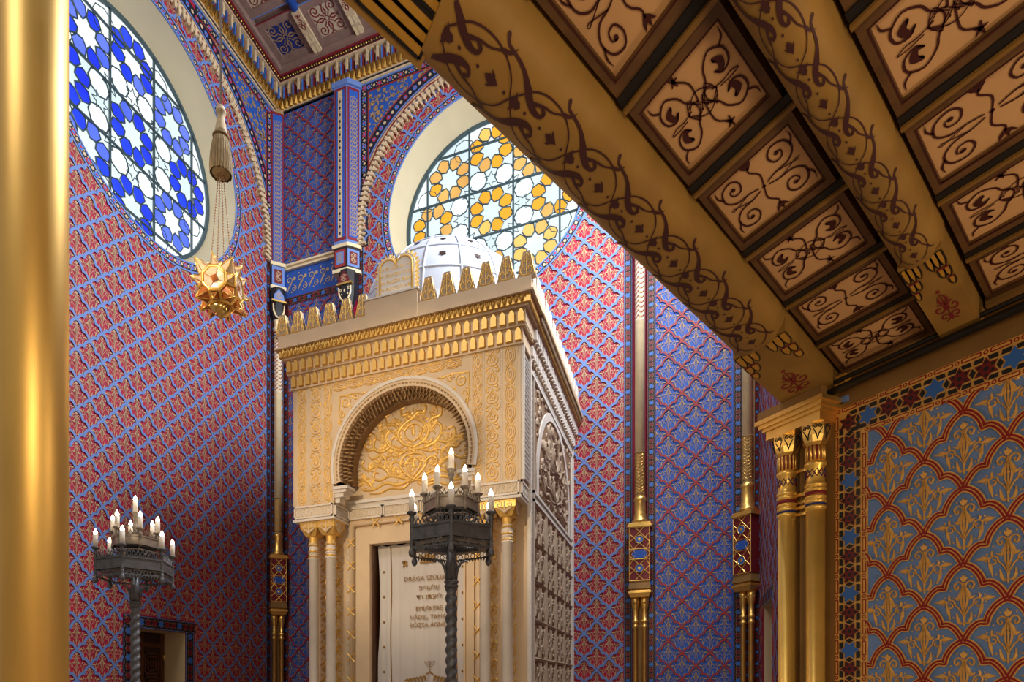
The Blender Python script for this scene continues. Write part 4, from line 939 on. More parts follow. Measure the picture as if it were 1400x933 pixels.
# ceiling of the gallery: beams fan out towards the wall
ZB, ZPn = 3.30, 3.40
def gallery_beam(name, sL, sR, kL, kR, r_round0, r_round1, r_end, lab, dec_pitch=.23, deco=True):
    """beam between the lines s=sL+kL*r and s=sR+kR*r; square ends, half-round middle"""
    root = empty(name, gp((sL+sR)/2, .1, ZB), lab, 'beam', 'gallery ceiling beams')
    L = lambda r: sL+kL*r; Rr = lambda r: sR+kR*r
    def block(r0, r1, nm):
        v = [gp(s(r)+e, r, z) for z in (ZB, ZPn+.12) for r in (r0, r1) for s, e in ((L, .008), (Rr, -.008))]; g = G().add(v, BOXF); return g.build(nm, 'beam', root)
    ends = [block(0, r_round0, 'end_block'), block(r_round1, r_end, 'end_block')]
    # half-round shaft
    n = 14; m = 12; v = []; f = []
    def surf(r, a):       # a: 0 (left) .. pi (right)
        mid = (L(r)+Rr(r))/2; hw = (Rr(r)-L(r))/2*.985; depth = min(hw*.95, .17)
        cc, ss = math.cos(a), math.sin(a); e = .62 if hw > .12 else .85
        return gp(mid-hw*math.copysign(abs(cc)**e, cc), r, ZB-.014+depth-depth*abs(ss)**e)
    for i in range(m+1):
        r = r_round0-.02+(r_round1-r_round0+.04)*i/m
        v.append(gp(L(r)+.002, r, ZPn+.12)); v += [surf(r, PI*k/n) for k in range(n+1)]; v.append(gp(Rr(r)-.002, r, ZPn+.12))
    q = n+3
    for i in range(m):
        for k in range(q-1): f.append((i*q+k, i*q+k+1, (i+1)*q+k+1, (i+1)*q+k))
    g = G().add(v, f, None, 0, True); g.add(v[:q], [tuple(range(q))[::-1]]); g.add(v[-q:], [tuple(range(q))]); shaft = g.build('round_shaft', 'beam', root)
    if deco:
        # rinceau: circle, two leaves with curled ends, tulips, dots, in (x along beam, y across -.5..+.5)
        d = D2(4, False)
        for s in (1, -1):
            d.stroke([(-.02, 0.0), (.06, .02*s), (.30, .30*s), (.62, .36*s), (.92, .22*s), (1.02, .0), (1.12, -.14*s)] if 0 else [(.0, -.02*s), (.10, .12*s), (.26, .28*s), (.48, .345*s), (.72, .32*s), (.90, .2*s), (1.0, .02*s)], .02)
            d.stroke([(-.30, .46*s), (-.26, .40*s), (-.18, .385*s), (.0, .34*s), (.18, .21*s), (.30, .13*s), (.46, .17*s), (.58, .28*s)][0:5], [.05, .035, .03, .045, .10])
            d.stroke([(.10, .27*s), (.20, .18*s), (.33, .10*s), (.44, .10*s), (.47, .17*s), (.41, .19*s)], [.03, .10, .085, .05, .045, .03])
            d.stroke([(.28, .15*s), (.42, .22*s), (.56, .25*s), (.70, .32*s)], [.06, .03, .022, .022])
            d.stroke([(.70, .32*s), (.80, .36*s), (.86, .43*s)], [.05, .03, .004]); d.disc((-.295, .45*s), .028, 7)
            d.stroke([(.02, .0), (.08, .045*s), (.05, .12*s)], [.05, .05, .004])
            d.stroke([(.66, 0), (.73, .045*s), (.68, .10*s)], [.04, .05, .004])
        d.poly([(.0, 0), (.06, .05), (.14, .055), (.18, 0), (.14, -.055), (.06, -.05)]); d.poly([(.62, 0), (.68, .05), (.76, .045), (.82, 0), (.76, -.045), (.68, -.05)])
        for x in (.26, .52, .92): d.disc((x, 0), .022, 6)
        V, T = d.arr(); cnt = int((r_round1-r_round0)/dec_pitch); p = (r_round1-r_round0)/cnt; LL = []
        for i in range(cnt):
            W = np.zeros((len(V), 3))
            for k, (x, y, h) in enumerate(V):
                r = r_round1-(i+x)*p; r = min(max(r, r_round0+.01), r_round1-.01)
                ee = .62 if (Rr(r)-L(r))/2 > .12 else .85; ty = max(-.97, min(.97, y*1.62 if ee < .7 else y*1.7)); a = math.acos(-math.copysign(abs(ty)**(1/ee), ty)); b = Vector(surf(r, a)); W[k] = b-Vector((0, 0, 1))*.0025*math.sin(a)+Vector(GAL.ex)*(-.0025*math.cos(a))
            LL.append((W, T))
        V2, T2 = join(LL); meshnp('painted_rinceau', V2, T2, 'beam_ink', shaft, kind='stuff')
        # petals painted where round meets square
        for e, (rb, dr) in enumerate(((r_round0, -1), (r_round1, 1))):
            fr = Fr(np.array(gp(0, 0, ZB)), GAL.ex, GAL.n, (0, 0, -1)); dp = D2(1, False); di = D2(1, False); dr_ = D2(1, False)
            hw = (Rr(rb)-L(rb))/2; wp = hw*.24; lp = .16
            for side in (-1, 1):
                for row in range(3 if e == 0 else 1):
                    r0 = rb+dr*(.015+(0, .125, .21)[row]); r1 = r0+dr*((.12, .08, .07)[row] if e == 0 else .30)
                    def c(r, k):
                        mg = .012 if e == 0 else .035; edge = Rr(r)-mg if side > 0 else L(r)+mg
                        return edge-side*(wp*k)
                    for k in range(3-row):
                        rm = lambda t: r0+(r1-r0)*t
                        pts = [(c(r0, k), r0), (c(r0, k+1), r0), (c(rm(.6), k+1), rm(.6)), (c(rm(.85), k+.8), rm(.85)), (c(r1, k+.5), r1), (c(rm(.85), k+.2), rm(.85)), (c(rm(.6), k), rm(.6))]
                        dp.poly(pts); di.stroke(pts, .006 if e == 0 else .01, 1, closed=True)
                    if row: dr_.stroke([(c(r0, 0), r0), (c(r0, 3-row), r0)], .012, 1)
            orn('painted_petals', dp.arr(), fr, 'petal', ends[e], base=.0015, rel=.001, kind='stuff'); orn('petal_outline', di.arr(), fr, 'gap_black', ends[e], base=.003, rel=.001, kind='stuff')
            if e == 0: orn('petal_ties', dr_.arr(), fr, 'ceil_red', ends[e], base=.0042, rel=.001)
        # red scroll on the block at the wall
        dd = D2(3, False)
        for s in (1, -1): dd.spiral((s*.25, .2), .24, PI/2, 1.2, .06, 12, s); dd.spiral((s*.2, -.2), .2, -PI/2, 1.2, .05, 12, -s); dd.stroke([(0, .35), (s*.14, .55), (s*.05, .8)], [.04, .1, .01])
        dd.disc((0, .95), .07, 6); dd.stroke([(0, -.4), (0, .85)], .04, 1)
        mid = lambda r: (L(r)+Rr(r))/2; sk = (kL+kR)/2
        fr = Fr(np.array(gp(mid(.30), .30, ZB)), GAL.ex, GAL.n+GAL.ex*sk, (0, 0, -1)); orn('painted_scroll', dd.arr(), fr, 'ceil_red', ends[0], sc=((Rr(0)-L(0))*.62, .21), base=.0015, rel=.001)
    return root
gallery_beam('gallery_beam', 9.150, 9.470, .371, .362, .85, 2.90, 4.6, 'wide painted beam crossing the picture from the top to the twin columns')
gallery_beam('gallery_beam', 9.985, 10.165, .309, .300, .80, 3.6, 4.6, 'round painted beam between the two rows of coffers')
gallery_beam('gallery_beam', 10.68, 10.86, .25, .24, .80, 3.6, 4.6, 'round painted beam beyond the right edge of the picture', deco=True)
# coffers
INT = D2(3, False); SCR = D2(3, False)
for a in (1, -1):       # interlace panel, point symmetric
    for s in (1, -1):
        INT.stroke([(.02*a, .0), (.12*a, .12*s*a), (.16*a, .22*s*a), (.27*a, .30*s*a), (.38*a, .22*s*a), (.37*a, .10*s*a), (.28*a, .06*s*a), (.22*a, .12*s*a)], [.012, .02, .02, .022, .02, .014])
        INT.stroke([(.22*a, .12*s*a), (.28*a, .09*s*a), (.31*a, .16*s*a), (.25*a, .21*s*a), (.28*a, .17*s*a)], [.01, .055, .07, .03, .005])
        INT.stroke([(.36*a, .25*s*a), (.42*a, .30*s*a), (.43*a, .38*s*a)], [.02, .02, .004])
    INT.stroke([(-.02*a, .04), (.0, .22*a), (-.08*a, .33*a), (-.1*a, .36*a)], [.014, .018, .02, .012])
    for k in range(5): an = k*2*PI/5; INT.stroke([(-.1*a, .36*a), (-.1*a+.05*math.cos(an), .36*a+.07*math.sin(an))], [.035, .01], 1)
    INT.stroke([(.1*a, -.12), (.05*a, 0), (.1*a, .12), (.16*a, .0), (.1*a, -.12)], .012); INT.stroke([(-.14, .05*a), (0, .13*a), (.14, .05*a)], .012); INT.stroke([(-.17, .0), (-.06, .07*a), (.06, -.07*a), (.17, 0)], .012)
    INT.stroke([(.12*a, .02), (.24*a, .0), (.33*a, .01), (.40*a, -.02), (.30*a, -.03), (.2*a, -.02)], .012)
for x in (-.03, .03):
    for y in (-.05, .05): INT.disc((x, y), .014, 4)
for a in (1, -1):       # scroll panel
    for s in (1, -1):
        SCR.stroke([(.05*a, .02*s), (.16*a, .05*s), (.30*a, .06*s), (.39*a, .16*s), (.36*a, .30*s), (.24*a, .34*s), (.17*a, .26*s), (.20*a, .16*s), (.28*a, .16*s), (.30*a, .23*s), (.25*a, .25*s)], [.016, .02, .022, .022, .02, .018, .014]); SCR.disc((.255*a, .235*s), .026, 7)
        SCR.stroke([(.39*a, .2*s), (.43*a, .28*s), (.42*a, .37*s)], [.02, .02, .003])
    SCR.stroke([(.0, .0), (.03*a, .16*a), (-.04*a, .27*a), (-.03*a, .34*a)], [.014, .018, .02, .014])
    SCR.poly([(-.03*a, .30*a), (.02*a, .36*a), (.03*a, .42*a), (-.02*a, .38*a), (-.04*a, .43*a), (-.06*a, .38*a), (-.11*a, .41*a), (-.08*a, .35*a)])
    SCR.stroke([(.17*a, .05), (.38*a, -.01), (.40*a, .01), (.37*a, .02), (.17*a, -.05)], .012, 1)
SCR.disc((0, 0), .022, 7)
INT = INT.arr(); SCR = SCR.arr()
gceil = empty('gallery_ceiling', gp(10.3, 1.5, 3.56), None, None); gceil['label'] = 'dark timber coffered ceiling under the gallery with beige painted panels'; gceil['category'] = 'ceiling'; gceil['kind'] = 'structure'
v = [gp(s, r, z) for z in (ZPn+.1, ZPn+.16) for r, s0, s1 in ((-.3, 9.16, 14.5), (4.6, 9.16+.371*4.6, 15.5)) for s in (s0, s1)]
G().add(v, BOXF).build('boarding', 'gap_black', gceil)
def coffer(L, Rr, r0, r1, z, kind):
    """one coffer between the beam sides s=L(r) and s=Rr(r)"""
    fw = .05; fs = .028
    def quad(a, b, c, d, z0, z1, g):   # a,b: margins in s left/right; c,d: r range
        v = [gp(s, r, zz) for zz in (z0, z1) for r in (c, d) for s in (L(r)+a, Rr(r)-b)]; g.add(v, BOXF)
    a = .042; b = .064
    g = G(); quad(a, b, r0, r1, z, z+.02, g); po = g.build('coffer_panel', 'panel', gceil)
    g = G()
    quad(a-fs, b-fs, r0-fw, r0, z-.015, z+.03, g); quad(a-fs, b-fs, r1, r1+fw, z-.015, z+.03, g)
    v = [gp(s, r, zz) for zz in (z-.015, z+.03) for r in (r0, r1) for s in (L(r)+a-fs, L(r)+a)]; g.add(v, BOXF)
    v = [gp(s, r, zz) for zz in (z-.015, z+.03) for r in (r0, r1) for s in (Rr(r)-b, Rr(r)-b+fs)]; g.add(v, BOXF)
    g.build('coffer_frame', 'panel_frame', po)
    g = G(); w = .004
    quad(a-w, b-w, r0-w, r0, z-.017, z-.01, g); quad(a-w, b-w, r1, r1+w, z-.017, z-.01, g)
    for e in (0, 1):
        v = [gp(s, r, zz) for zz in (z-.017, z-.01) for r in (r0, r1) for s in ((L(r)+a-w, L(r)+a) if e == 0 else (Rr(r)-b, Rr(r)-b+w))]; g.add(v, BOXF)
    g.build('red_line', 'panel_ink', po)
    A = INT if kind else SCR; V, T = A; W = []
    for x, y, h in V:
        r = (r0+r1)/2+y*(r1-r0)*1.16; s0, s1 = L(r)+a, Rr(r)-b; W.append(gp((s0+s1)/2+x*1.06*(s1-s0), r, z-.002-.001*h))
    meshnp('painted_scrollwork', np.array(W), T[:, ::-1], 'panel_ink', po)
def rib(L, Rr, r, z):
    g = G(); v = [gp(s, q, zz) for zz in (z-.03, z+.05) for q in (r-.022, r-.006) for s in (L(q)+.012, Rr(q)-.012)]; g.add(v, BOXF); g.build('rib_bead', 'bead', gceil)
    g = G(); v = [gp(s, q, zz) for zz in (z-.02, z+.05) for q in (r-.006, r+.03) for s in (L(q)+.012, Rr(q)-.012)]; g.add(v, BOXF); g.build('cross_rib', 'gap_black', gceil)
for (sL, kL, sR, kR, o, ph) in ((9.470, .362, 9.985, .309, 0, 0), (10.165, .300, 10.68, .25, .06, 1)):
    L = lambda r, s=sL, k=kL: s+k*r; Rr = lambda r, s=sR, k=kR: s+k*r
    for i in range(9):
        r0 = .05+o+.4555*i; coffer(L, Rr, r0, r0+.315, ZPn, (i+ph) % 2 == 0)
        if i: rib(L, Rr, r0-.0703, ZPn)
    g = G(); v = [gp(s, q, zz) for zz in (ZPn-.03, ZPn+.05) for q in (-.01, o+.0) for s in (L(q)+.005, Rr(q)-.005)]; g.add(v, BOXF); g.build('wall_rib', 'brown_paint', gceil)
# ------------------------------------------------------------------ the ark
ARK = empty('ark', (4, -1.6, 0), 'tall cream and gold carved ark with a white dome and stepped crest', 'ark')
XL, XR, YF, YB = 2.56, 5.44, -3.2, -2.85
AF = Fr((0, YF, 0), (1, 0, 0), (0, 0, 1), (0, -1, 0)); TF = Fr((0, YB, 0), (1, 0, 0), (0, 0, 1), (0, -1, 0)); SF = Fr((XR, 0, 0), (0, 1, 0), (0, 0, 1), (1, 0, 0)); SFL = Fr((XL, 0, 0), (0, -1, 0), (0, 0, 1), (-1, 0, 0))
A_ = lambda g, n, m='ark', p=ARK, **t: g.build(n, m, p, **t)
A_(G().box(XL, XR, YB+.3, -.02, 0, 5.25), 'body')
A_(G().box(XL, 3.40, YB, YB+.3, 0, 5.25).box(4.72, XR, YB, YB+.3, 0, 5.25).box(3.40, 4.72, YB, YB+.3, 3.4, 5.25), 'front_wall')
# upper front with the arch
ac, ar = (4.03, 4.22), .89
arc = [(ac[0]+ar*math.cos(a), ac[1]+ar*math.sin(a)) for a in [PI*i/40 for i in range(41)]]
foot = .20
poly = [(XL, 3.81), (3.14, 3.81), (3.14, ac[1]-foot)]+[(x, y) for x, y in arc[::-1]]+[(4.92, ac[1]-foot), (4.92, 3.81), (XR, 3.81), (XR, 5.25), (XL, 5.25)]
g = G().prism(poly, 0.0, .35, Fr((0, YB, 0), (1, 0, 0), (0, 0, 1), (0, -1, 0)).X()); upper = A_(g, 'arched_front')
g = G(); arc_band(g, AF, ac, ar-.0, ar+.035, -.22, PI+.22, -.01, .022, 48); A_(g, 'arch_moulding', 'ark_white')
g = G(); arc_band(g, AF, ac, ar-.075, ar+.0, -.22, PI+.22, -.04, .012, 48); A_(g, 'arch_band', 'ark')
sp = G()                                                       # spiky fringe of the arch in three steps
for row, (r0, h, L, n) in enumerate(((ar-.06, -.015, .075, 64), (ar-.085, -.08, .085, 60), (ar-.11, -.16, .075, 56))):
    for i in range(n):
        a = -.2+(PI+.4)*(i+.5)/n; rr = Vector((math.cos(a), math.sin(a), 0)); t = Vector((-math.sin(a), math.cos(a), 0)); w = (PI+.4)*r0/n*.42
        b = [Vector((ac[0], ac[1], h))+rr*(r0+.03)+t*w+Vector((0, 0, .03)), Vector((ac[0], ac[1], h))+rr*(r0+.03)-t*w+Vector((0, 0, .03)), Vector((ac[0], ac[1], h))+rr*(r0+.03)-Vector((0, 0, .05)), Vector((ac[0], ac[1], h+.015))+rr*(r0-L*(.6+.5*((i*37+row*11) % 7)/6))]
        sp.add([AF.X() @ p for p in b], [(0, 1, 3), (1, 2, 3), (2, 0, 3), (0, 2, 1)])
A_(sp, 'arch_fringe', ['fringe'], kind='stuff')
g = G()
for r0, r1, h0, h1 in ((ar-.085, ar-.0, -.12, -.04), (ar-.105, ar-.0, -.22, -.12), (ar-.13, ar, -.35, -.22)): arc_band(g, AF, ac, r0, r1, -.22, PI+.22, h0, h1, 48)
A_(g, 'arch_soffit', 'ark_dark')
for s, x in ((1, 3.14), (-1, 4.92)):                           # stepped corbels at the arch foot
    g = G()
    for k, (w, z0, z1) in enumerate(((.20, 3.955, 3.99), (.17, 3.92, 3.955), (.12, 3.87, 3.92), (.06, 3.81, 3.87))): g.box(min(x, x+s*w), max(x, x+s*w), YF-.03+.02*k, YF+.16, z0, z1)
    A_(g, 'arch_corbel', 'ark_white')
# gold relief bands
CHAIN = D2(2); CHAIN.ring((0, 0), .28, .08, 12, .38); CHAIN.ring((0, 0), .11, .06, 8, .18)
for s in (1, -1):
    CHAIN.stroke([(.12*s, -.5), (.30*s, -.36), (.42*s, -.12), (.44*s, 0)], [.04, .07, .07, .03]); CHAIN.stroke([(.44*s, 0), (.42*s, .12), (.30*s, .36), (.12*s, .5)], [.03, .07, .07, .04]); CHAIN.disc((s*.34, .47), .06, 5)
CHAIN.disc((0, .5), .09, 6); CHAIN = CHAIN.arr()
DROP = D2(2)
for s in (1, -1):
    DROP.stroke([(0, .42), (.10*s, .22), (.33*s, .02), (.36*s, -.18), (.22*s, -.34), (0, -.38)], .065); DROP.stroke([(0, .2), (.15*s, .0), (.14*s, -.16), (0, -.2)], .055); DROP.stroke([(.40*s, .46), (.42*s, .34), (.28*s, .28), (.22*s, .38)], [.05, .1, .1, .05]); DROP.disc((.2*s, -.02), .05, 5); DROP.disc((.33*s, .48), .06, 5)
    DROP.stroke([(.38*s, -.42), (.3*s, -.5), (.1*s, -.46)], [.04, .09, .05])
DROP.disc((0, -.06), .06, 6); DROP = DROP.arr()
for sgn in (1, -1):
    X_ = lambda x: x if sgn > 0 else 8-x
    for x, A, w, p, nm in ((2.686, CHAIN, .13, .205, 'gold_chain_relief'), (2.885, DROP, .17, .205, 'gold_drop_relief'), (3.05, CHAIN, .13, .205, 'gold_chain_relief')):
        orn(nm, A, AF, 'gilt', upper, [(X_(x), 3.92+p*i) for i in range(7 if A is DROP else 7) if 3.92+p*i < 5.2], (w, p*.98), .001, .012, lambda x, y: y < 5.245, kind='stuff')
    d = D2(1)
    for x in (2.60, 2.775, 2.795, 2.975, 2.995, 3.115): d.stroke([(X_(x), 3.82), (X_(x), 5.24)], .012, 1)
    orn('strip_line', d.arr(), AF, 'ark', upper, base=0, rel=.008)
    DOT = D2(1); DOT.disc((0, 0), .5, 5); orn('pearl_row', DOT.arr(), AF, 'ark_white', upper, [(X_(x), 3.84+.028*i) for x in (2.785, 2.985) for i in range(50)], (.016, .018), .002, .006, kind='stuff')
CH2 = (CHAIN[0][:, [1, 0, 2]].copy(), CHAIN[1][:, ::-1])
orn('gold_chain_relief', CH2, AF, 'gilt', upper, [(3.22+.205*i, 5.185) for i in range(8)], (.2, .12), .001, .012, kind='stuff')
cor = D2(3)                                                     # scrolls in the arch corners
cor.spiral((-.12, -.12), .085, PI/2, 1.5, .022, 14, 1); cor.spiral((-.27, -.07), .055, 0, 1.4, .018, 12, 1); cor.spiral((-.07, -.27), .055, PI/2, 1.4, .018, 12, -1); cor.stroke([(-.03, -.03), (-.12, -.03), (-.24, -.02), (-.38, -.045), (-.44, -.03)], [.02, .025, .02, .025, .005]); cor.stroke([(-.03, -.03), (-.03, -.12), (-.02, -.26), (-.045, -.40), (-.03, -.5)], [.02, .025, .02, .025, .005]); cor.spiral((-.045, -.38), .04, 0, 1.3, .015, 10, 1); cor.stroke([(-.2, -.2), (-.27, -.2), (-.3, -.16)], [.02, .03, .004]); cor.stroke([(-.2, -.2), (-.2, -.29), (-.15, -.33)], [.02, .03, .004])
CORA = cor.arr(); orn('corner_scroll', CORA, AF, 'gilt', upper, [(4.87, 5.09)], (.9, .9), .001, .014)
orn('corner_scroll', (CORA[0]*[-1, 1, 1], CORA[1][:, ::-1]), AF, 'gilt', upper, [(3.19, 5.09)], (.9, .9), .001, .014)
# tympanum with arabesque
tp = G(); tp.prism([(3.14, 3.80)]+[(x, y) for x, y in arc[::-1]]+[(4.92, 3.80)], 0, .012, TF.X()); tym = A_(tp, 'tympanum', 'ark')
d = D2(4)
half = [
 ([(0, .02), (.10, .10), (.17, .20), (.12, .30), (0, .33)], [.03, .035, .03]),
 ([(0, .06), (.07, .13), (.10, .21), (.05, .26), (0, .27)], [.015, .02, .018]),
 ([(0, .0), (.16, .06), (.30, .10), (.44, .06), (.52, .10), (.50, .16), (.45, .15)], [.02, .04, .035, .03, .012]),
 ([(.02, .02), (.20, -.02), (.36, .02), (.52, -.04), (.66, -.03), (.72, .03)], [.03, .05, .04, .03, .006]),
 ([(.14, .20), (.22, .26), (.30, .22), (.28, .15), (.22, .17)], [.03, .035, .02]),
 ([(0, .40), (.14, .46), (.20, .58), (.12, .68), (.0, .74)], [.035, .045, .04, .03]),
 ([(0, .46), (.09, .52), (.11, .60), (.05, .66), (0, .67)], [.015, .022, .018]),
 ([(.0, .37), (.16, .38), (.30, .44), (.36, .56), (.30, .64), (.24, .58), (.28, .52)], [.03, .045, .045, .035, .015]),
 ([(.30, .44), (.42, .40), (.52, .46), (.50, .56), (.43, .54)], [.03, .05, .035, .012]),
 ([(.18, .62), (.24, .70), (.34, .72), (.36, .80), (.31, .82)], [.03, .05, .03, .006]),
 ([(.0, .74), (.06, .80), (.14, .79), (.16, .86), (.11, .87)], [.03, .05, .035, .008]),
 ([(.30, .10), (.38, .20), (.50, .24), (.60, .20), (.68, .27), (.64, .33)], [.03, .05, .04, .03, .006]),
 ([(.38, .20), (.36, .30), (.44, .36), (.54, .33), (.60, .38)], [.025, .045, .04, .006]),
 ([(.10, .36), (.22, .32), (.30, .34), (.40, .30)], [.02, .03, .02, .006]),
 ([(.52, -.04), (.60, .06), (.72, .10), (.78, .16)], [.025, .045, .03, .004]),
 ([(.05, -.02), (.14, -.07), (.30, -.05), (.44, -.09), (.58, -.09)], [.02, .035, .03, .03, .004]),
 ([(.5, .46), (.58, .44), (.64, .48), (.62, .54)], [.03, .045, .03, .005]),
 ([(.24, .46), (.20, .42), (.12, .42)], [.03, .03, .006])]
for P, w in half: d.stroke(P, w)
for c in ((.2, .12), (.44, .29), (.3, .3), (.24, .76), (.58, .28), (.16, .5)): d.disc(c, .02, 6)
d.mir(); d.disc((0, .2), .03, 8, ry=.05); d.disc((0, .58), .03, 8, ry=.05); d.disc((0, .36), .035, 8)
orn('arabesque_relief', d.arr(), TF, 'gilt', tym, [(4.03, 4.06)], (1.02, 1.02), .012, .028)
rs = random.Random(5); d = D2(2)
for k in range(95):
    x = rs.uniform(-.72, .72); y = rs.uniform(.0, .82)
    if math.hypot(x, y-.14) > .74: continue
    d.spiral((x, y), rs.uniform(.035, .065), rs.uniform(0, 6), 1.2, [.022, .016, .01], 9, rs.choice((1, -1)))
    a = rs.uniform(0, 6.28); d.stroke([(x, y), (x+.05*math.cos(a), y+.05*math.sin(a)), (x+.09*math.cos(a+.9), y+.09*math.sin(a+.9))], [.012, .035, .004])
orn('fine_scrolls', d.arr(), TF, 'gilt', tym, [(4.03, 4.06)], (1, 1), .012, .014, kind='stuff')
A_(G().box(3.10, 4.96, YB-.06, YB+.01, 3.86, 3.90).box(3.10, 4.96, YB-.03, YB+.01, 3.82, 3.86), 'ledge', 'ark_white')
# lattice friezes
KNOT = D2(2); KNOT.ring((0, 0), .34, .12, 12); KNOT.stroke([(-.5, -.5), (0, 0), (.5, .5)], .10, 1); KNOT.stroke([(.5, -.5), (0, 0), (-.5, .5)], .10, 1); KNOT = KNOT.arr()
def frieze(fr, x0, x1, z0, z1, par, h=.012, mk='ark_white', p=.06):
    g = G(); slab(g, fr, x0, x1, z0, z0+.018, -.02, h+.008); slab(g, fr, x0, x1, z1-.018, z1, -.02, h+.008); slab(g, fr, x0, x0+.014, z0, z1, -.02, h+.008); slab(g, fr, x1-.014, x1, z0, z1, -.02, h+.008); A_(g, 'frieze_frame', mk, par)
    nx = max(1, int((x1-x0-.04)/p)); nz = max(1, int((z1-z0-.03)/p)); px = (x1-x0-.04)/nx; pz = (z1-z0-.04)/nz
    orn('knot_relief', KNOT, fr, mk, par, [(x0+.02+px*(i+.5), z0+.02+pz*(j+.5)) for i in range(nx) for j in range(nz)], (px, pz), .001, h, kind='stuff')
for x0, x1 in ((2.575, 3.135), (4.925, 5.425)):
    b = A_(G().box(x0, x1, YF-.006, YB, 3.645, 3.81), 'impost_block')
    frieze(Fr((0, YF-.006, 0), (1, 0, 0), (0, 0, 1), (0, -1, 0)), x0+.01, x1-.01, 3.65, 3.80, b)
    if x0 < 4: frieze(Fr((x1, 0, 0), (0, 1, 0), (0, 0, 1), (1, 0, 0)), YF+.01, YB-.01, 3.65, 3.80, b)
    else: frieze(Fr((x1, 0, 0), (0, 1, 0), (0, 0, 1), (1, 0, 0)), YF+.01, YB-.01, 3.65, 3.80, b)
    A_(G().box(x0-.01, x1+.01, YF-.02, YB, 3.615, 3.645), 'impost_moulding', 'ark_white')
fb = A_(G().box(3.14, 4.92, YB-.02, YB+.05, 3.665, 3.82), 'inner_frieze')
FF = Fr((0, YB-.02, 0), (1, 0, 0), (0, 0, 1), (0, -1, 0))
for x0, x1 in ((3.15, 3.62), (3.64, 4.11), (4.13, 4.60), (4.62, 4.91)): frieze(FF, x0, x1, 3.67, 3.815, fb)
# torus frame with crossed ribbons and flat frame round the curtain
tf = A_(G().tube([(3.205, YB-.01, 0), (3.205, YB-.01, 3.60), (4.855, YB-.01, 3.60), (4.855, YB-.01, 0)], .05, 8), 'torus_frame', 'ark')
rb = D2(2)
rb.stroke([(-.05, -.05), (0, 0), (.05, .05)], [.022, .014, .022]); rb.stroke([(.05, -.05), (0, 0), (-.05, .05)], [.022, .014, .022]); RBA = rb.arr(); RF = Fr((0, YB-.06, 0), (1, 0, 0), (0, 0, 1), (0, -1, 0))
for x, z in [(x, 3.60) for x in (3.55, 3.86, 4.17, 4.48)]+[(xx, 3.38-.285*k) for xx in (3.205, 4.855) for k in range(12)]: orn('ribbon_cross', RBA, RF, 'gilt', tf, [(x, z)], base=.0, rel=.02)
for nm, b in (('frame_top', (3.255, 4.80, 3.36, 3.55)), ('frame_jamb', (3.255, 3.455, 0, 3.36)), ('frame_jamb', (4.68, 4.80, 0, 3.36))):
    A_(G().box(b[0], b[1], YB-.03, YB+.04, b[2], b[3]), nm, 'ark')
A_(G().box(3.435, 3.46, YB-.05, YB+.06, 0, 3.36).box(3.455, 4.69, YB-.05, YB+.06, 3.345, 3.37).box(4.675, 4.70, YB-.05, YB+.06, 0, 3.36), 'frame_bead', 'ark')
A_(G().box(3.40, 4.72, YB+.26, YB+.30, 0, 3.4), 'niche_back', 'dark'); A_(G().box(3.455, 3.475, YB+.02, YB+.25, 0, 3.36), 'door_edge', 'wood')
# side strips between columns and frame
for sgn in (1, -1):
    X_ = lambda x: x if sgn > 0 else 8.03-x
    VINE = D2(2)
    VINE.stroke([(0, -.5), (.3, -.25), (.25, .05), (-.1, .1), (-.25, -.05), (-.05, -.15)], [.08, .10, .10, .08, .05]); VINE.stroke([(.25, .05), (.1, .3), (0, .5)], [.08, .12, .06]); VINE.stroke([(.05, .38), (-.25, .35), (-.4, .2)], [.06, .14, .02]); VINE.disc((.35, .3), .08, 6); VINE.disc((-.35, -.35), .07, 6)
    orn('vine_relief', VINE.arr(), TF, 'gilt', ARK, [(X_(2.80), 3.50-.21*i) for i in range(14)], (.15, .21), .002, .03, kind='stuff')
    orn('vine_relief', VINE.arr(), TF, 'gilt', ARK, [(X_(3.00), 3.50-.21*i) for i in range(14)], (-.12, .21), .002, .03, kind='stuff')
    orn('knot_relief', KNOT, TF, 'ark_white', ARK, [(X_(3.128), 3.58-.05*i) for i in range(52)], (.035, .05), .0, .01, kind='stuff')
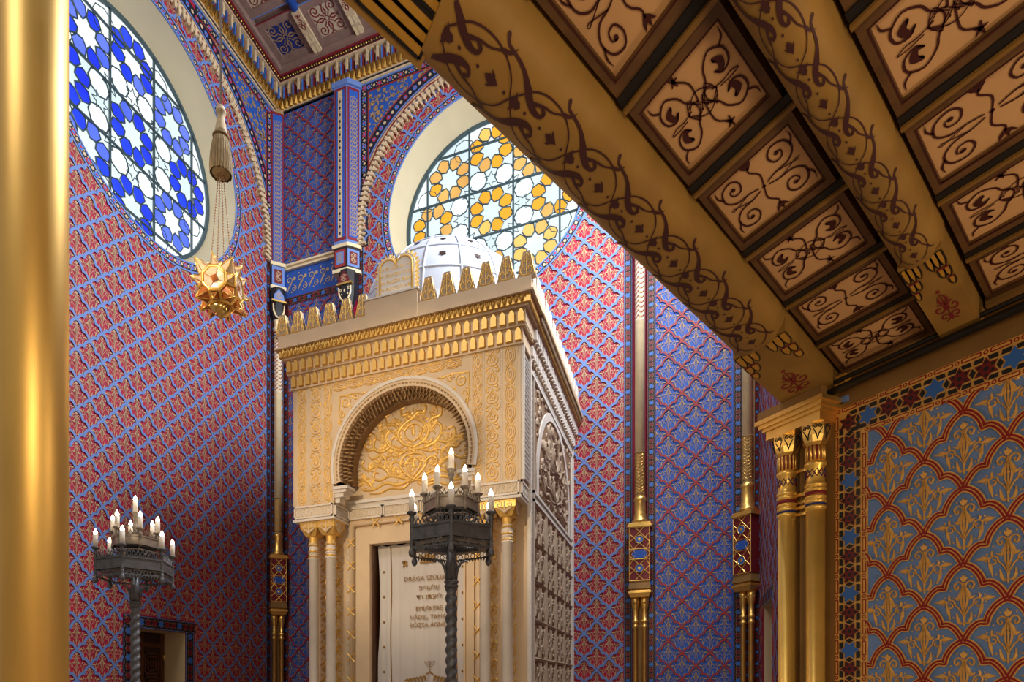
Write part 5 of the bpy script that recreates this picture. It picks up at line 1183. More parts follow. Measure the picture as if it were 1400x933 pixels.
# twin columns
def ark_col(x):
    X = Matrix.Translation((x, -3.06, 0)); r = .058
    c = G().lathe([(.09, 0), (.09, .08), (.07, .12), (r, .15), (r, 3.17), (r+.008, 3.175), (r+.008, 3.19), (r, 3.195), (r, 3.235), (r+.008, 3.24), (r+.008, 3.25), (r, 3.255), (r, 3.36), (r+.006, 3.365)], 20, X).build('column_shaft', 'ark_white', ARK)
    for z in (3.205, 3.27, 3.345): G().lathe([(r+.001, z-.012), (r+.012, z-.006), (r+.012, z+.006), (r+.001, z+.012)], 20, X).build('gilt_ring', 'gilt', c)
    G().lathe([(r+.004, 3.365), (r-.003, 3.39), (r+.002, 3.44), (r+.02, 3.46)], 16, X, sm=False).build('fluted_neck', 'gilt', c)
    cp = G().frus((.068, .068), (.118, .118), 3.45, 3.54, X).frus((.118, .118), (.122, .122), 3.54, 3.60, X).frus((.127, .127), (.13, .13), 3.60, 3.62, X).build('capital', 'gilt', c)
    for fr in (Fr((x, -3.06-.119, 0), (1, 0, 0), (0, 0, 1), (0, -1, 0)), Fr((x+.119, -3.06, 0), (0, 1, 0), (0, 0, 1), (1, 0, 0))):
        d = D2(2)
        for s in (1, -1): d.spiral((s*.06, 3.565), .035, PI/2, 1.3, .014, 10, s); d.stroke([(0, 3.47), (s*.03, 3.51), (s*.09, 3.53)], [.01, .03, .008]); d.disc((s*.1, 3.59), .012, 5)
        d.stroke([(0, 3.48), (0, 3.60)], [.02, .03], 1); orn('capital_relief', d.arr(), fr, 'ark', cp, base=-.004, rel=.016)
for x in (2.765, 3.01, 4.99, 5.245): ark_col(x)
# cornice: two rows of gilded niches, leaf moulding, parapet
def runs(fr, x0, x1, par, wrap0, wrap1):
    for z0, z1, h, mk, nm in ((5.245, 5.265, .025, 'ark', 'cornice_fillet'), (5.265, 5.415, .02, 'ark', 'niche_ground'), (5.415, 5.435, .055, 'ark', 'niche_shelf'), (5.435, 5.59, .06, 'ark', 'niche_ground'), (5.59, 5.615, .10, 'ark', 'niche_shelf'), (5.615, 5.70, .125, 'gilt', 'leaf_moulding'), (5.70, 5.72, .165, 'ark', 'parapet_edge'), (5.72, 5.87, .135, 'ark', 'parapet')):
        g = G(); slab(g, fr, x0-wrap0*h, x1+wrap1*h, z0, z1, -.3, h); A_(g, nm, mk)
    n = 29; nmesh = None
    for row, (z, h) in enumerate(((5.27, .02), (5.44, .06))):
        m = int(round((x1-x0+(wrap0+wrap1)*h)/.0995)); p = (x1-x0+(wrap0+wrap1)*h)/m
        for i in range(m):
            x = x0-wrap0*h+p*(i+.5)
            if nmesh is None:
                w = .038; q = [(-w, 0), (w, 0), (w, .095), (w*.6, .122), (0, .14), (-w*.6, .122), (-w, .095)]
                g = G(); v = [(a, b, 0) for a, b in q]+[(a*.80, .004+b*.95, .03) for a, b in q]; k = 7
                loc = Fr((0, 0, 0), fr.ex, fr.ey, fr.n); v = [loc.p(*a) for a in v]
                g.add(v, [tuple(range(k, 2*k))]+[(j, (j+1) % k, k+(j+1) % k, k+j) for j in range(k)]); o = g.build('gilt_niche', 'gilt' if fr is AF else 'ark_white', ARK); nmesh = o.data
            else: o = link('gilt_niche' if fr is AF else 'pale_niche', nmesh, ARK)
            o.location = fr.p(x, z, h)
            if fr is not AF: o.name = 'pale_niche'
    LEAF = D2(1); LEAF.stroke([(-.42, .5), (-.3, -.1), (0, -.5)], [.1, .2, .1]); LEAF.stroke([(.42, .5), (.3, -.1), (0, -.5)], [.1, .2, .1]); LEAF.disc((0, .1), .25, 6, ry=.35)
    m = int((x1-x0+.1*(wrap0+wrap1))/.062); orn('leaf_row', LEAF.arr(), fr, 'gilt' if fr is AF else 'ark_dark', ARK, [(x0-.1*wrap0+.062*(i+.5), 5.655) for i in range(m)], (.06, .075), .125, .03, kind='stuff')
    g = G()
    for i in range(int((x1-x0+.1*(wrap0+wrap1))/.03)): slab(g, fr, x0-.1*wrap0+.03*i, x0-.1*wrap0+.03*i+.018, 5.692, 5.708, .12, .176)
    A_(g, 'dentil_row', 'ark', kind='stuff')
runs(AF, XL, XR, ARK, 1, 1); runs(SF, YF+.3, -.02, ARK, 0, 0)
for z0, z1, h in ((5.245, 5.44, .045), (5.44, 5.615, .085), (5.615, 5.72, .135), (5.72, 5.87, .11)):
    g = G(); slab(g, SFL, .02, 2.9, z0, z1, -.3, h); A_(g, 'side_cornice', 'ark')
A_(G().box(XL+.1, XR-.1, YF+.1, -.05, 5.66, 5.78), 'roof_slab', 'ark')
# stepped crest: one mesh, copied
w = .098; q = [(-w, 0)]; st = 5
for i in range(st):
    a = w-(w-.045)*(i+1)/st; z0 = .03+.205*i/st; q += [(-w+(w-a)*(i/(i+1) if 0 else 1)*i/st*0-(a-w)*0+0, z0)] if 0 else []
left = []
for i in range(6): x = -w+(w-.045)*i/5; left += [(x, .045*i), (x, .045*i+.033), (x+.014, .045*i+.045)]
q = left+[(-x, z) for x, z in left[::-1]]
def crest_mesh(mk='ark'):
    g = G(); F0_ = Fr((0, 0, 0), (1, 0, 0), (0, 0, 1), (0, -1, 0)); g.prism(q, -.028, .028, F0_.X()); me = g
    return g
CR = D2(2)
for s in (1, -1):
    CR.stroke([(0, .02), (.05*s, .03), (.065*s, .08), (.03*s, .11), (.015*s, .07)], [.012, .022, .02, .012]); CR.stroke([(.02*s, .10), (.045*s, .14), (.03*s, .18), (.012*s, .15)], [.01, .018, .015, .01]); CR.stroke([(.01*s, .18), (.025*s, .215), (.01*s, .24)], [.01, .016, .008]); CR.stroke([(-w*s*.9, .012), (-.04*s, .255)], .01, 1)
CR.stroke([(0, .02), (0, .25)], .012, 1); CRA = CR.arr()
crest_o = None
def crest(x, y, rz, mk):
    global crest_o
    if crest_o is None:
        crest_o = {}
    if mk not in crest_o:
        o = crest_mesh().build('crest_merlon', 'ark_brown_dim', ARK, True); F0_ = Fr((0, -.028, 0), (1, 0, 0), (0, 0, 1), (0, -1, 0)); V, T = tiled(CRA, [(0, 0)], base=0, rel=.012)
        F1_ = Fr((0, .028, 0), (-1, 0, 0), (0, 0, 1), (0, 1, 0)); V2, T2 = join([(F0_.w(V), T), (F1_.w(V), T)])
        r = meshnp('merlon_relief', V2, T2, 'gilt' if mk == 'ark' else 'ark_white', o, True); crest_o[mk] = (o.data, r.data)
    else:
        o = link('crest_merlon', crest_o[mk][0], ARK, True); r = link('merlon_relief', crest_o[mk][1], o, True)
    o.location = (x-4, y+1.6, 5.87); o.rotation_euler = (0, 0, rz)
for k in range(6): crest(4.41+.222*k, YF-.09, 0, 'ark'); crest(3.59-.222*k, YF-.09, 0, 'ark')
for k in range(14): crest(XR+.07, YF+.14+.222*k, PI/2, 'ark_white'); crest(XL-.07, YF+.14+.222*k, PI/2, 'ark_white')
# tablets on their plinth
A_(G().box(3.64, 4.29, YF-.15, YF+.25, 5.725, 6.02), 'tablet_plinth', 'ark'); A_(G().box(3.62, 4.31, YF-.16, YF+.26, 6.02, 6.04), 'plinth_cap', 'ark_white')
TB = Fr((3.965, YF+.02, 6.04), (1, 0, 0), (0, 0, 1), (0, -1, 0))
def tab(wd, top):
    P = [(-wd, 0), (wd, 0), (wd, top)]; r = wd/2
    P += [(r+r*math.cos(a), top+r*math.sin(a)) for a in [PI*i/10 for i in range(1, 10)]]+[(0, top)]+[(-r+r*math.cos(a), top+r*math.sin(a)) for a in [PI*i/10 for i in range(1, 10)]]+[(-wd, top)]
    return P
tb = A_(G().prism(tab(.235, .40), -.03, .03, TB.X()), 'tablet_slab', 'ark_white')
tg = G().tube([TB.p(x, y, .03) for x, y in tab(.205, .385)[1:]+[tab(.205, .385)[0]]], .014, 6).build('tablet_border', 'gilt', tb)
G().prism(tab(.19, .38), .03, .036, TB.X()).build('tablet_face', 'ark_white', tb)
g = G()
def ray(p, n, L=.05):
    t = (-n[1], n[0]); a = [(p[0]+t[0]*.016, p[1]+t[1]*.016), (p[0]-t[0]*.016, p[1]-t[1]*.016), (p[0]+n[0]*L, p[1]+n[1]*L)]; g.prism(a, -.012, .012, TB.X())
for s in (1, -1):
    for i in range(9): ray((s*.235, .03+.045*i), (s*.92, .38))
    for i in range(1, 9): a = PI*i/9; ray((s*.1175+.1175*math.cos(a), .40+.1175*math.sin(a)), (math.cos(a), math.sin(a)))
g.build('gilt_ray', 'gilt', tb, kind='stuff')
def text(s, size, fr, x, y, h, mk, par, name='lettering', align='CENTER', ext=.0015):
    cu = bpy.data.curves.new(name, 'FONT'); cu.body = s; cu.size = size; cu.align_x = align; cu.extrude = ext; cu.resolution_u = 2
    t = bpy.data.objects.new(name, cu); col.objects.link(t); bpy.context.view_layer.update()
    me = bpy.data.meshes.new_from_object(t.evaluated_get(bpy.context.evaluated_depsgraph_get())); bpy.data.objects.remove(t)
    me.materials.clear(); me.materials.append(M[mk]); me.transform(at(fr, x, y, h).X()); return tag(link(name, me, par), kind='stuff')
L1 = ['אנכי ה׳', 'לא יהיה', 'לא תשא', 'זכור את', 'כבד את']; L2 = ['לא תרצח', 'לא תנאף', 'לא תגנב', 'לא תענה', 'לא תחמד']
for i in range(5):
    text(L1[i], .062, TB, .095, .36-.078*i, .037, 'gilt', tb); text(L2[i], .062, TB, -.095, .36-.078*i, .037, 'gilt', tb)
# dome
dc = (4.0, -1.65, 6.25); DR = 1.22; DH = 1.30
dome = A_(G().lathe([(DR*1.03, -.5), (DR*1.03, -.02)]+[(max(.01, DR*math.cos(PI/2*i/24)), DH*math.sin(PI/2*i/24)) for i in range(25)], 48, Matrix.Translation(dc)), 'dome', 'dome')
A_(G().box(XL+.1, XR-.1, YF+.15, -.1, 5.7, 5.85), 'dome_base', 'dome')
for k in range(16):
    a = 2*PI*k/16+.12; pts = [(dc[0]+DR*math.cos(t)*math.cos(a), dc[1]+DR*math.cos(t)*math.sin(a), dc[2]+DH*math.sin(t)) for t in [PI/2*i/16*.98 for i in range(17)]]
    A_(G().tube(pts, .016, 6), 'dome_rib', 'dome', dome)
rows = [.30, .62, .94, 1.26]
for t in rows: A_(G().tube([(dc[0]+DR*math.cos(t)*math.cos(a), dc[1]+DR*math.cos(t)*math.sin(a), dc[2]+DH*math.sin(t)) for a in [2*PI*i/48 for i in range(48)]], .016, 6, closed=True), 'dome_band', 'dome', dome)
HX = D2(1, False); HX.poly(hexagram((0, 0), .055, PI/6), side=False); HX = HX.arr()
for t in (.46, .78, 1.08):
    for k in range(16):
        a = 2*PI*(k+.5)/16+.12; n = np.array([math.cos(t)*math.cos(a), math.cos(t)*math.sin(a), math.sin(t)]); P = np.array(dc)+np.array([DR, DR, DH])*n
        ex = np.array([-math.sin(a), math.cos(a), 0]); fr = Fr(P, ex, np.cross(n, ex), n); orn('star_shade_inlay', HX, fr, 'ceil_blue' if 0 else 'wood_dark', dome, base=.004, rel=.002, sc=(1, 1) if t < 1 else (.7, .7))  # flat dark stars painted in for the shade inside the dome's cut-outs
# carved right side
side = ARK
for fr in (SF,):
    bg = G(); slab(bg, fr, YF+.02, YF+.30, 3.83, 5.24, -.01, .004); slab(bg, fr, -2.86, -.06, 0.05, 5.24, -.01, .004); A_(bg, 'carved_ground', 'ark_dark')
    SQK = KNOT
    orn('carved_strip', KNOT, fr, 'ark_white', side, [(YF+.05+.05*i, 3.86+.05*j) for i in range(6) for j in range(27)], (.05, .05), .004, .012, kind='stuff')
    g = G()
    for y0, y1, z0, z1 in ((YF, YF+.025, 3.81, 5.25), (YF+.30, YF+.34, .05, 5.25), (-.06, -.02, .05, 5.25), (-2.72, -2.69, .05, 5.1), (-.18, -.15, .05, 5.1), (-2.86, -.02, 5.10, 5.14), (-2.72, -.15, 3.70, 3.735), (-2.72, -.15, 3.80, 3.83)): slab(g, fr, y0, y1, z0, z1, -.01, .028)
    A_(g, 'carved_fillet', 'ark_white')
    orn('carved_strip', KNOT, fr, 'ark_white', side, [(-2.78, .1+.06*j) for j in range(84)]+[(-.105, .1+.06*j) for j in range(84)]+[(-2.66+.06*i, 5.19) for i in range(43)]+[(-2.66+.06*i, 3.767) for i in range(42)], (.06, .06), .004, .012, kind='stuff')
    # arched arabesque panel
    pc = (-1.435, 4.02); pr = 1.02
    g = G(); arc_band(g, fr, pc, pr, pr+.10, 0, PI, 0, .02, 40); slab(g, fr, pc[0]-pr-.1, pc[0]-pr, 3.83, pc[1], 0, .02); slab(g, fr, pc[0]+pr, pc[0]+pr+.1, 3.83, pc[1], 0, .02); A_(g, 'panel_arch', 'ark_white')
    d = D2(3)
    for P, w_ in half: d.stroke(P, [a*1.35 for a in w_] if isinstance(w_, list) else w_)
    d.mir(); orn('arabesque_relief', d.arr(), fr, 'ark_brown_dim', side, [(pc[0], 4.0)], (1.22, 1.1), .004, .03)
    rs = random.Random(9); d = D2(2)
    for k in range(110):
        x = rs.uniform(-1, 1); y = rs.uniform(-.15, 1.0)
        if math.hypot(x, max(y-.02, 0)) < .96: d.spiral((x, y), rs.uniform(.03, .06), rs.uniform(0, 6), 1.2, .018, 9, rs.choice((1, -1)))
    for k in range(70):
        x = rs.uniform(-1.2, 1.2); y = rs.uniform(.45, 1.05)
        if math.hypot(x, y-.02) > 1.16: d.spiral((x, y), rs.uniform(.03, .05), rs.uniform(0, 6), 1.2, .018, 9, rs.choice((1, -1)))
    orn('carved_scrolls', d.arr(), fr, 'ark_brown_dim', side, [(pc[0], pc[1])], (1, 1), .004, .018, kind='stuff')
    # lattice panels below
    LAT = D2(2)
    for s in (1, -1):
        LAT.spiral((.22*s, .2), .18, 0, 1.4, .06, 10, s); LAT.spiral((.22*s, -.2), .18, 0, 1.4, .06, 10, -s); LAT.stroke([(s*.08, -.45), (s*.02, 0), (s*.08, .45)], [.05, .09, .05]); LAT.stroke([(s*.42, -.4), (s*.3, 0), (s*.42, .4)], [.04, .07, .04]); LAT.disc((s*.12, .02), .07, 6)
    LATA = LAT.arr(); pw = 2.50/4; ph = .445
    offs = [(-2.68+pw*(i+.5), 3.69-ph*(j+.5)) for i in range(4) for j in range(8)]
    orn('lattice_relief', LATA, fr, 'ark_brown_dim', side, offs, (pw*.95, ph*.95), .004, .022, kind='stuff')
    d = D2(1)
    for j in range(9): d.stroke([(-2.69, 3.70-ph*j), (-.16, 3.70-ph*j)], .04, 1)
    for i in range(1, 4):
        for e in (-.03, .03): d.stroke([(-2.68+pw*i+e, .1), (-2.68+pw*i+e, 3.7)], .025, 1)
    orn('lattice_bars', d.arr(), fr, 'ark_brown_dim', side, base=.004, rel=.03)
# ------------------------------------------------------------------ the curtain
CUR = empty('ark_curtain', (4.07, -2.72, 0), 'white curtain with gold embroidered lettering hanging in the ark doorway', 'curtain')
x0, x1, z1 = 3.49, 4.67, 3.345; n = 60; v = []; f = []; hem = []
fy = lambda x, z: -2.74+.010*math.sin((x-x0)*31)*(.4+.6*(3.4-z)/3)+.006*math.sin((x-x0)*67+1)
nz = 24
for j in range(nz+1):
    z = z1-(z1-.35)*j/nz
    for i in range(n+1):
        t = i/n; sq = .03*math.sin(min(1, (z1-z)/1.4)*PI)*(1-t)**6; x = x0+sq+(x1-x0-sq)*t; v.append((x, fy(x, z), z+(.012*math.sin(t*40) if j == 0 else 0)))
for j in range(nz):
    for i in range(n): a = j*(n+1)+i; f.append((a, a+1, a+n+2, a+n+1))
g = G().add([(x, y+.004, z) for x, y, z in v], [q[::-1] for q in f], None, 0, True); g.add(v, f, None, 0, True); g.build('cloth', 'cloth', CUR)
for x in (3.675, 4.535): G().tube([(x+.006*math.sin(z*5), fy(x, z)-.004, z) for z in [3.33-.1*i for i in range(30)]], .007, 5).build('gold_braid', 'thread', CUR)
for x in (3.575, 4.61):
    for k in range(8): G().ball((x, fy(x, 3)-.004, 3.02-.31*k), .016, 6).build('gold_boss', 'thread', CUR)
CFr = Fr((0, -2.762, 0), (1, 0, 0), (0, 0, 1), (0, -1, 0))
for s, size, x, z in (('DRÁGA SZÜLEINK', .078, 4.18, 2.882), ('פייגעלע', .085, 4.19, 2.765), ('דר נתנאל', .085, 4.19, 2.655), ('EMLÉKÉRE', .078, 4.19, 2.515), ('NÁDEL TAMÁS', .078, 4.19, 2.412), ('RÓZSA ÁGNES', .078, 4.19, 2.318), ('ת', .13, 3.875, 3.06), ('כ', .13, 4.50, 3.06)):
    text(s, size, CFr, x, z, 0, 'thread', CUR)
d = D2(3)                                                      # crown, menorah and leaves
for k in range(1, 4):
    r = .022*k; d.stroke([(-r, .12), (-r*.95, .12-r*.4), (0, .12-r*1.15), (r*.95, .12-r*.4), (r, .12)], .0055)
d.stroke([(0, .12), (0, -.02)], .006, 1); d.stroke([(-.05, -.045), (-.02, -.03), (0, -.01), (.02, -.03), (.05, -.045)], [.012, .02, .014, .02, .012])
orn('embroidered_menorah', d.arr(), CFr, 'thread', CUR, [(4.2, 1.79)], base=0, rel=.003)
d = D2(3)
for s in (1, -1):
    for k in range(6): d.stroke([(s*(.05+.04*k), -.02*k*.5), (s*(.07+.045*k), .06-.008*k), (s*(.10+.05*k), .05-.012*k)], [.015, .03, .004])
orn('embroidered_leaves', d.arr(), CFr, 'thread', CUR, [(4.2, 1.66)], base=0, rel=.003)
d = D2(2); d.poly([(-.09, 0), (.09, 0), (.11, .09), (.055, .05), (0, .1), (-.055, .05), (-.11, .09)]); d.stroke([(-.1, -.02), (.1, -.02)], .02, 1); orn('embroidered_crown', d.arr(), CFr, 'thread', CUR, [(4.17, 3.12)], base=0, rel=.003)
# ------------------------------------------------------------------ candelabra
def candelabrum(loc, label):
    root = empty('candelabrum', loc, label, 'candelabrum', 'black iron candelabra in front of the ark')
    B = lambda g, n, m, p=root, **t: g.build(n, m, p, True, **t)
    A0 = -math.radians(69.6)            # direction of one corner of the lower tier
    # pole with twisted shaft
    B(G().lathe([(.26, 0), (.26, .05), (.20, .09), (.10, .16), (.06, .24), (.06, .3)], 16), 'foot', 'iron')
    g = G(); n = 20; v = []; f = []; H = 190
    for j in range(H+1):
        z = .30+(2.33-.30)*j/H
        for i in range(n): a = 2*PI*i/n; r = .038+.006*math.cos(2*a-2*PI*z/.074); v.append((r*math.cos(a), r*math.sin(a), z))
    for j in range(H):
        for i in range(n): k = (i+1) % n; f.append((j*n+i, j*n+k, (j+1)*n+k, (j+1)*n+i))
    g.add(v, f, None, 0, True); B(g, 'twisted_shaft', 'iron')
    for z in (1.52, 2.33): B(G().lathe([(.036, z-.03), (.05, z-.02), (.05, z-.008), (.04, z), (.052, z+.01), (.052, z+.02), (.036, z+.03)], 16), 'shaft_collar', 'iron')
    B(G().lathe([(.037, 2.34), (.037, 2.44), (.046, 2.47), (.032, 2.5), (.034, 2.66)], 16), 'neck', 'iron')
    for k in range(4):
        a = k*PI/2+.5; d = Vector((math.cos(a), math.sin(a), 0)); P = [d*.03+Vector((0, 0, 2.36)), d*.045+Vector((0, 0, 2.44)), d*.07+Vector((0, 0, 2.485)), d*.105+Vector((0, 0, 2.50)), d*.12+Vector((0, 0, 2.485))]
        B(G().tube(P, [.012, .012, .01, .008, .004], 6), 'neck_leaf', 'iron')
    def tier(R, a0, z0, z1, mk, nm, crest, scale):
        V = [Vector((R*math.cos(a0+k*PI/3), R*math.sin(a0+k*PI/3), 0)) for k in range(6)]
        t = empty(nm, (0, 0, 0), None, None); t.parent = root; t.name = nm; t.location = (0, 0, z0)
        BB = lambda g, n, m, **q: (lambda o: o)(g.build(n, m, t, True, **q))
        dz = z0
        for k in range(6):
            a, b = V[k], V[(k+1) % 6]; ex = (b-a).normalized(); n_ = Vector((ex.y, -ex.x, 0)); L = (b-a).length; mid = (a+b)/2
            fr = Fr(tuple(mid), tuple(ex), (0, 0, 1), tuple(n_)); h = z1-z0
            g = G(); slab(g, fr, -L/2, L/2, 0, h, -.012, .004); slab(g, fr, -L/2, L/2, h-.012*scale, h, -.016, .012); slab(g, fr, -L/2, L/2, 0, .012*scale, -.016, .012); BB(g, 'gallery_panel', mk)
            d = D2(1); m = max(4, int(L/(.034*scale)))
            for i in range(m):
                x = -L/2+L*(i+.5)/m; d.ring((x, h+.024*scale), .014*scale, .008*scale, 6, .022*scale); d.stroke([(x, h+.044*scale), (x, h+.07*scale)], [.016*scale, .002], 1); d.stroke([(x+L/m/2, h), (x+L/m/2, h+.03*scale)], .006*scale, 1)
            V1, T1 = d.arr(); W = tiled((V1, T1), [(0, 0)], base=0, rel=.004)[0]; W2 = W.copy(); W2[:, 2] *= -1
            VV, TT = join([(fr.w(W), T1), (fr.w(W2), T1[:, ::-1])]); meshnp('pierced_crest', VV, TT, mk, t, True, False)
            d = D2(1, False); m2 = max(4, int(L/(.024*scale)))
            for i in range(m2): x = -L/2+L*(i+.5)/m2; d.poly([(x-.011*scale, -.05*scale), (x+.011*scale, -.05*scale), (x, -.074*scale)])
            slab2 = G(); slab(slab2, fr, -L/2, L/2, -.055*scale, -.045*scale, -.01, .004); slab2.build('lower_rail', mk, t, True)
            if crest: 
                for i in range(m2//2): x = -L/2+L*(i+.5)/(m2//2); d.ring((x, -.026), .019*scale, .007, 6)
            V1, T1 = d.arr(); meshnp('pendant_teeth', fr.w(tiled((V1, T1), [(0, 0)], base=0, rel=.002)[0]), T1, mk, t, True, False)
        return t, V
    def candle(parent, p, zc, l, mk, zbot, drop):
        X = Matrix.Translation((p.x, p.y, 0)); zz = 0
        G().lathe([(.012, zbot), (.016, zbot+.02), (.013, zbot+.04), (.014, zc-.06), (.022, zc-.05), (.014, zc-.035), (.018, zc-.02), (.034, zc-.008), (.036, zc), (.03, zc+.004)], 10, X).build('candle_cup', mk, parent, True)
        c = G().lathe([(.0205, zc+.002), (.0205, zc+l), (.017, zc+l+.004)], 12, X).build('candle', 'candle', parent, True)
        G().lathe([(.009, zc+l+.002), (.0155, zc+l+.014), (.0165, zc+l+.022), (.012, zc+l+.036), (.004, zc+l+.052), (.001, zc+l+.056)], 10, X).build('flame_bulb', 'bulb', c, True)
        if drop: G().lathe([(.006, zbot-.085), (.02, zbot-.07), (.024, zbot-.05), (.016, zbot-.03), (.012, zbot-.015), (.016, zbot), (.014, zbot+.01)], 8, X).build('pendant_knob', mk, parent, True)
    t1, V1 = tier(.315, A0, 2.605, 2.705, 'iron', 'lower_tier', True, 1.0)
    for p in V1: candle(t1, p, 2.80-2.605, .105, 'iron', -.03, True)
    for k in range(6):
        p = V1[k]; G().tube([(0, 0, .0), (p.x, p.y, .0)], .009, 5).build('spoke', 'iron', t1, True)
    q6 = [(p.x*.93, p.y*.93) for p in V1]; qi = [(p.x*.72, p.y*.72) for p in V1]
    for k in range(6):
        a, b, c_, d_ = q6[k], q6[(k+1) % 6], qi[(k+1) % 6], qi[k]; G().prism([a, b, c_, d_], -.012, -.004).build('tray_plate', 'iron_pale', t1, True)
    t2, V2 = tier(.190, A0+PI/6, 2.835, 2.915, 'iron_pale', 'upper_tier', False, .8)
    for p in V2: candle(t2, p, 2.975-2.835, .095, 'iron_pale', -.02, False)
    G().prism([(p.x*.95, p.y*.95) for p in V2], -.01, -.002).build('tray_plate', 'iron', t2, True)
    for k in range(6):
        a = A0+k*PI/3+PI/6; d = Vector((math.cos(a), math.sin(a), 0)); B(G().tube([d*.10+Vector((0, 0, 2.66)), d*.15+Vector((0, 0, 2.73)), d*.12+Vector((0, 0, 2.79)), d*.17+Vector((0, 0, 2.835))], .009, 5), 'tier_bracket', 'iron')
    B(G().lathe([(.05, 2.60), (.05, 2.66), (.08, 2.70), (.08, 2.76), (.05, 2.83)], 12), 'centre_hub', 'iron')
    B(G().lathe([(.03, 2.83), (.035, 2.92), (.02, 2.94), (.018, 3.0), (.026, 3.02), (.018, 3.04), (.016, 3.09), (.024, 3.11), (.015, 3.125), (.032, 3.142), (.034, 3.15)], 12), 'top_stem', 'iron_pale')
    c = B(G().lathe([(.0205, 3.15), (.0205, 3.25), (.017, 3.254)], 12), 'candle', 'candle')
    G().lathe([(.009, 3.252), (.0155, 3.264), (.0165, 3.272), (.012, 3.286), (.004, 3.302), (.001, 3.306)], 10).build('flame_bulb', 'bulb', c, True)
    return root
cd = candelabrum((5.503, -5.514, 0), 'black iron candelabrum standing in front of the ark and its curtain')
c2 = copy_tree(cd); c2.location = (2.492, -5.512, 0); c2.rotation_euler = (0, 0, math.radians(9)); c2['label'] = 'black iron candelabrum standing before the crimson wall beside the wooden door'
for k, x in enumerate((5.503, 2.492)): lamp('candle_glow', 'POINT', (x, -5.51, 3.42), None, 7, (1, .7, .4), shadow_soft_size=.12)

# ------------------------------------------------------------------ hanging lamp
LC = Vector((4.0, -6.15, 4.42))
HL = empty('hanging_lamp', LC, 'spiky gilded glass hanging lamp on chains with a tassel before the blue window', 'lamp')
a_, b_, c_ = 1, 1+R2, 1+2*R2
pts = set()
import itertools
for pm in itertools.permutations((a_, b_, c_)):
    for sg in itertools.product((1, -1), repeat=3): pts.add(tuple(round(p*s, 6) for p, s in zip(pm, sg)))
sc = .155/math.sqrt(a_*a_+b_*b_+c_*c_); RZ = Matrix.Rotation(math.radians(20), 4, 'Z') @ Matrix.Rotation(math.radians(3), 4, 'X')
pts = [Vector(p) for p in sorted(pts)]
def face_of(n, d):
    n = Vector(n); q = [p for p in pts if abs(p.dot(n)-max(x.dot(n) for x in pts)) < 1e-3]; c = sum(q, Vector())/len(q); u = (q[0]-c).normalized(); w = n.normalized().cross(u); return c, sorted(q, key=lambda p: math.atan2((p-c).dot(w), (p-c).dot(u)))
faces = []
for ax in range(3):
    for s in (1, -1): n = [0, 0, 0]; n[ax] = s; faces.append((n, 8))
for s in itertools.product((1, -1), repeat=3): faces.append((s, 6))
for i, j in ((0, 1), (0, 2), (1, 2)):
    for s, t in itertools.product((1, -1), repeat=2): n = [0, 0, 0]; n[i] = s; n[j] = t; faces.append((n, 4))
TX = Matrix.Translation(LC) @ RZ @ Matrix.Scale(sc, 4)
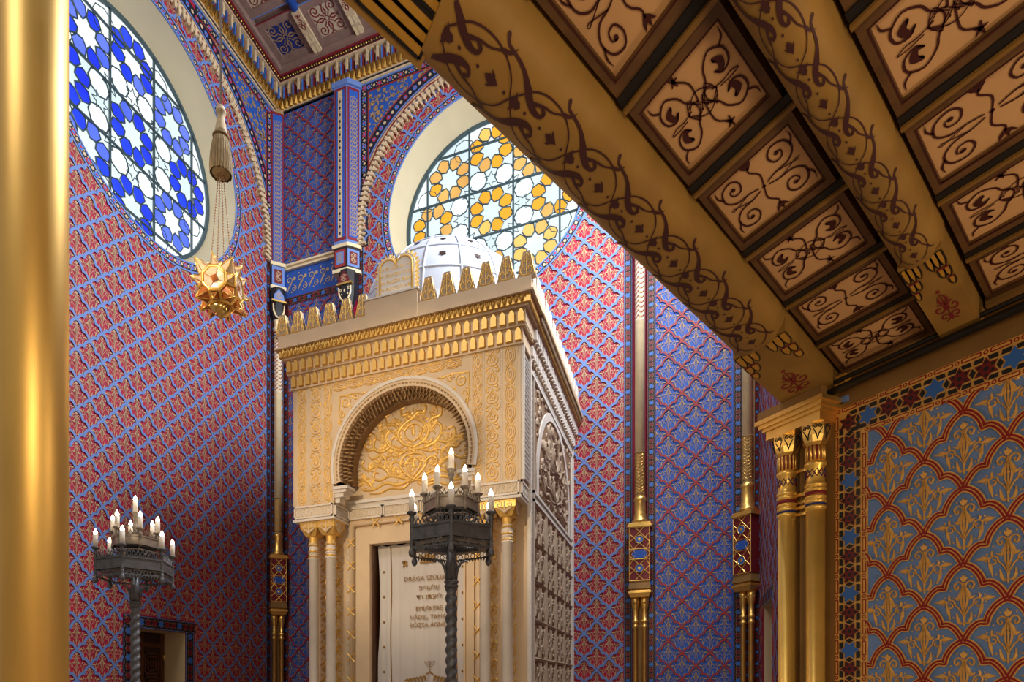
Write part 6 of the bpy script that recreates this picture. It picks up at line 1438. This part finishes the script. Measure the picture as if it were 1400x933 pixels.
for n, k in faces:
    c, q = face_of(n, 0); nn = Vector(n).normalized(); down = n == [0, 0, -1]; up = n == [0, 0, 1]
    G().tube([TX @ (c+(p-c)*.93+nn*.03) for p in q], .0075, 5, closed=True, sm=False).build('gilt_frame', 'gold', HL)
    if down or up: continue
    q2 = [c+(p-c)*.80 for p in q]; q1 = [c+(p-c)*.98 for p in q]; m = len(q)
    g = G(); g.add([TX @ p for p in q1]+[TX @ p for p in q2], [(i, (i+1) % m, m+(i+1) % m, m+i) for i in range(m)]); g.build('frame_plate', 'gold_pale', HL)
    if k == 8:
        ap = c-nn*.5; g = G(); g.add([TX @ p for p in q2]+[TX @ ap], [(i, (i+1) % m, m) for i in range(m)]); o = g.build('octagon_pane', 'lamp_glass_pale', HL)
        for i in range(0, 8, 2): G().tube([TX @ q2[i], TX @ ap], .003, 4).build('glazing_line', 'lamp_glass', o)
        ap = c+nn*.3; qs = [c+(p-c)*.4 for p in q2[::2]]; G().add([TX @ p for p in qs]+[TX @ ap], [(i, (i+1) % 4, 4) for i in range(4)]).build('inner_spike', 'lamp_glass', o)
    else:
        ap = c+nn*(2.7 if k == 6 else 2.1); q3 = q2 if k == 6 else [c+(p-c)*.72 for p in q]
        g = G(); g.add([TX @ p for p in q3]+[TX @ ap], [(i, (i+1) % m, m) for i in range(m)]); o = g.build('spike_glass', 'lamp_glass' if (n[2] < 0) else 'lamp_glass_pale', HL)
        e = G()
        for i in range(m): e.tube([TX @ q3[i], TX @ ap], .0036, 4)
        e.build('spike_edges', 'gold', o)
G().lathe([(.004, -.215), (.012, -.212), (.018, -.195), (.035, -.19), (.055, -.178), (.07, -.155), (.074, -.135)], 16, Matrix.Translation(LC)).build('brass_bowl', 'brass', HL)
tz = 5.22
for k in range(4):
    a = k*PI/2+.4; p0 = LC+Vector((.075*math.cos(a), .075*math.sin(a), .135)); p1 = Vector((LC.x+.018*math.cos(a), LC.y+.018*math.sin(a), tz)); ch = G(); n = 34
    for i in range(n):
        p = p0.lerp(p1, (i+.5)/n); ch.ball(p, .0055, 5, sz=1.6)
    ch.build('bead_chain', 'chain', HL, kind='stuff')
ts = G(); nn_ = 40
prof = [(.072, 0), (.075, .05), (.07, .14), (.058, .22), (.046, .262), (.042, .275)]
v = []; f = []; m = 56
for r, z in prof:
    for i in range(m): a = 2*PI*i/m; rr = r*(1+.06*(i % 2)); v.append((rr*math.cos(a), rr*math.sin(a), z+(.015*random.random() if z == 0 else 0)))
for j in range(len(prof)-1):
    for i in range(m): k = (i+1) % m; f.append((j*m+i, j*m+k, (j+1)*m+k, (j+1)*m+i))
TT = Matrix.Translation((LC.x, LC.y, tz)); ts.add(v, f, TT, 0, False); ts.build('tassel_fringe', 'tassel', HL)
G().lathe([(.03, .0), (.06, .01), (.068, .02)], 20, TT).build('tassel_core', 'tassel', HL)
G().tube([TT @ Vector((.05*math.cos(a), .05*math.sin(a), .272)) for a in [2*PI*i/20 for i in range(20)]], .009, 6, closed=True).build('tassel_ring', 'tassel', HL)
G().lathe([(.046, .275), (.04, .32), (.028, .39), (.024, .43), (.036, .44), (.036, .455), (.022, .465), (.026, .48), (.012, .495)], 18, TT).build('tassel_head', 'stone_cream', HL)
G().tube([TT @ Vector((0, 0, .49)), Vector((LC.x, LC.y, ZP+.12))], .0085, 6).build('cord', 'cord', HL)
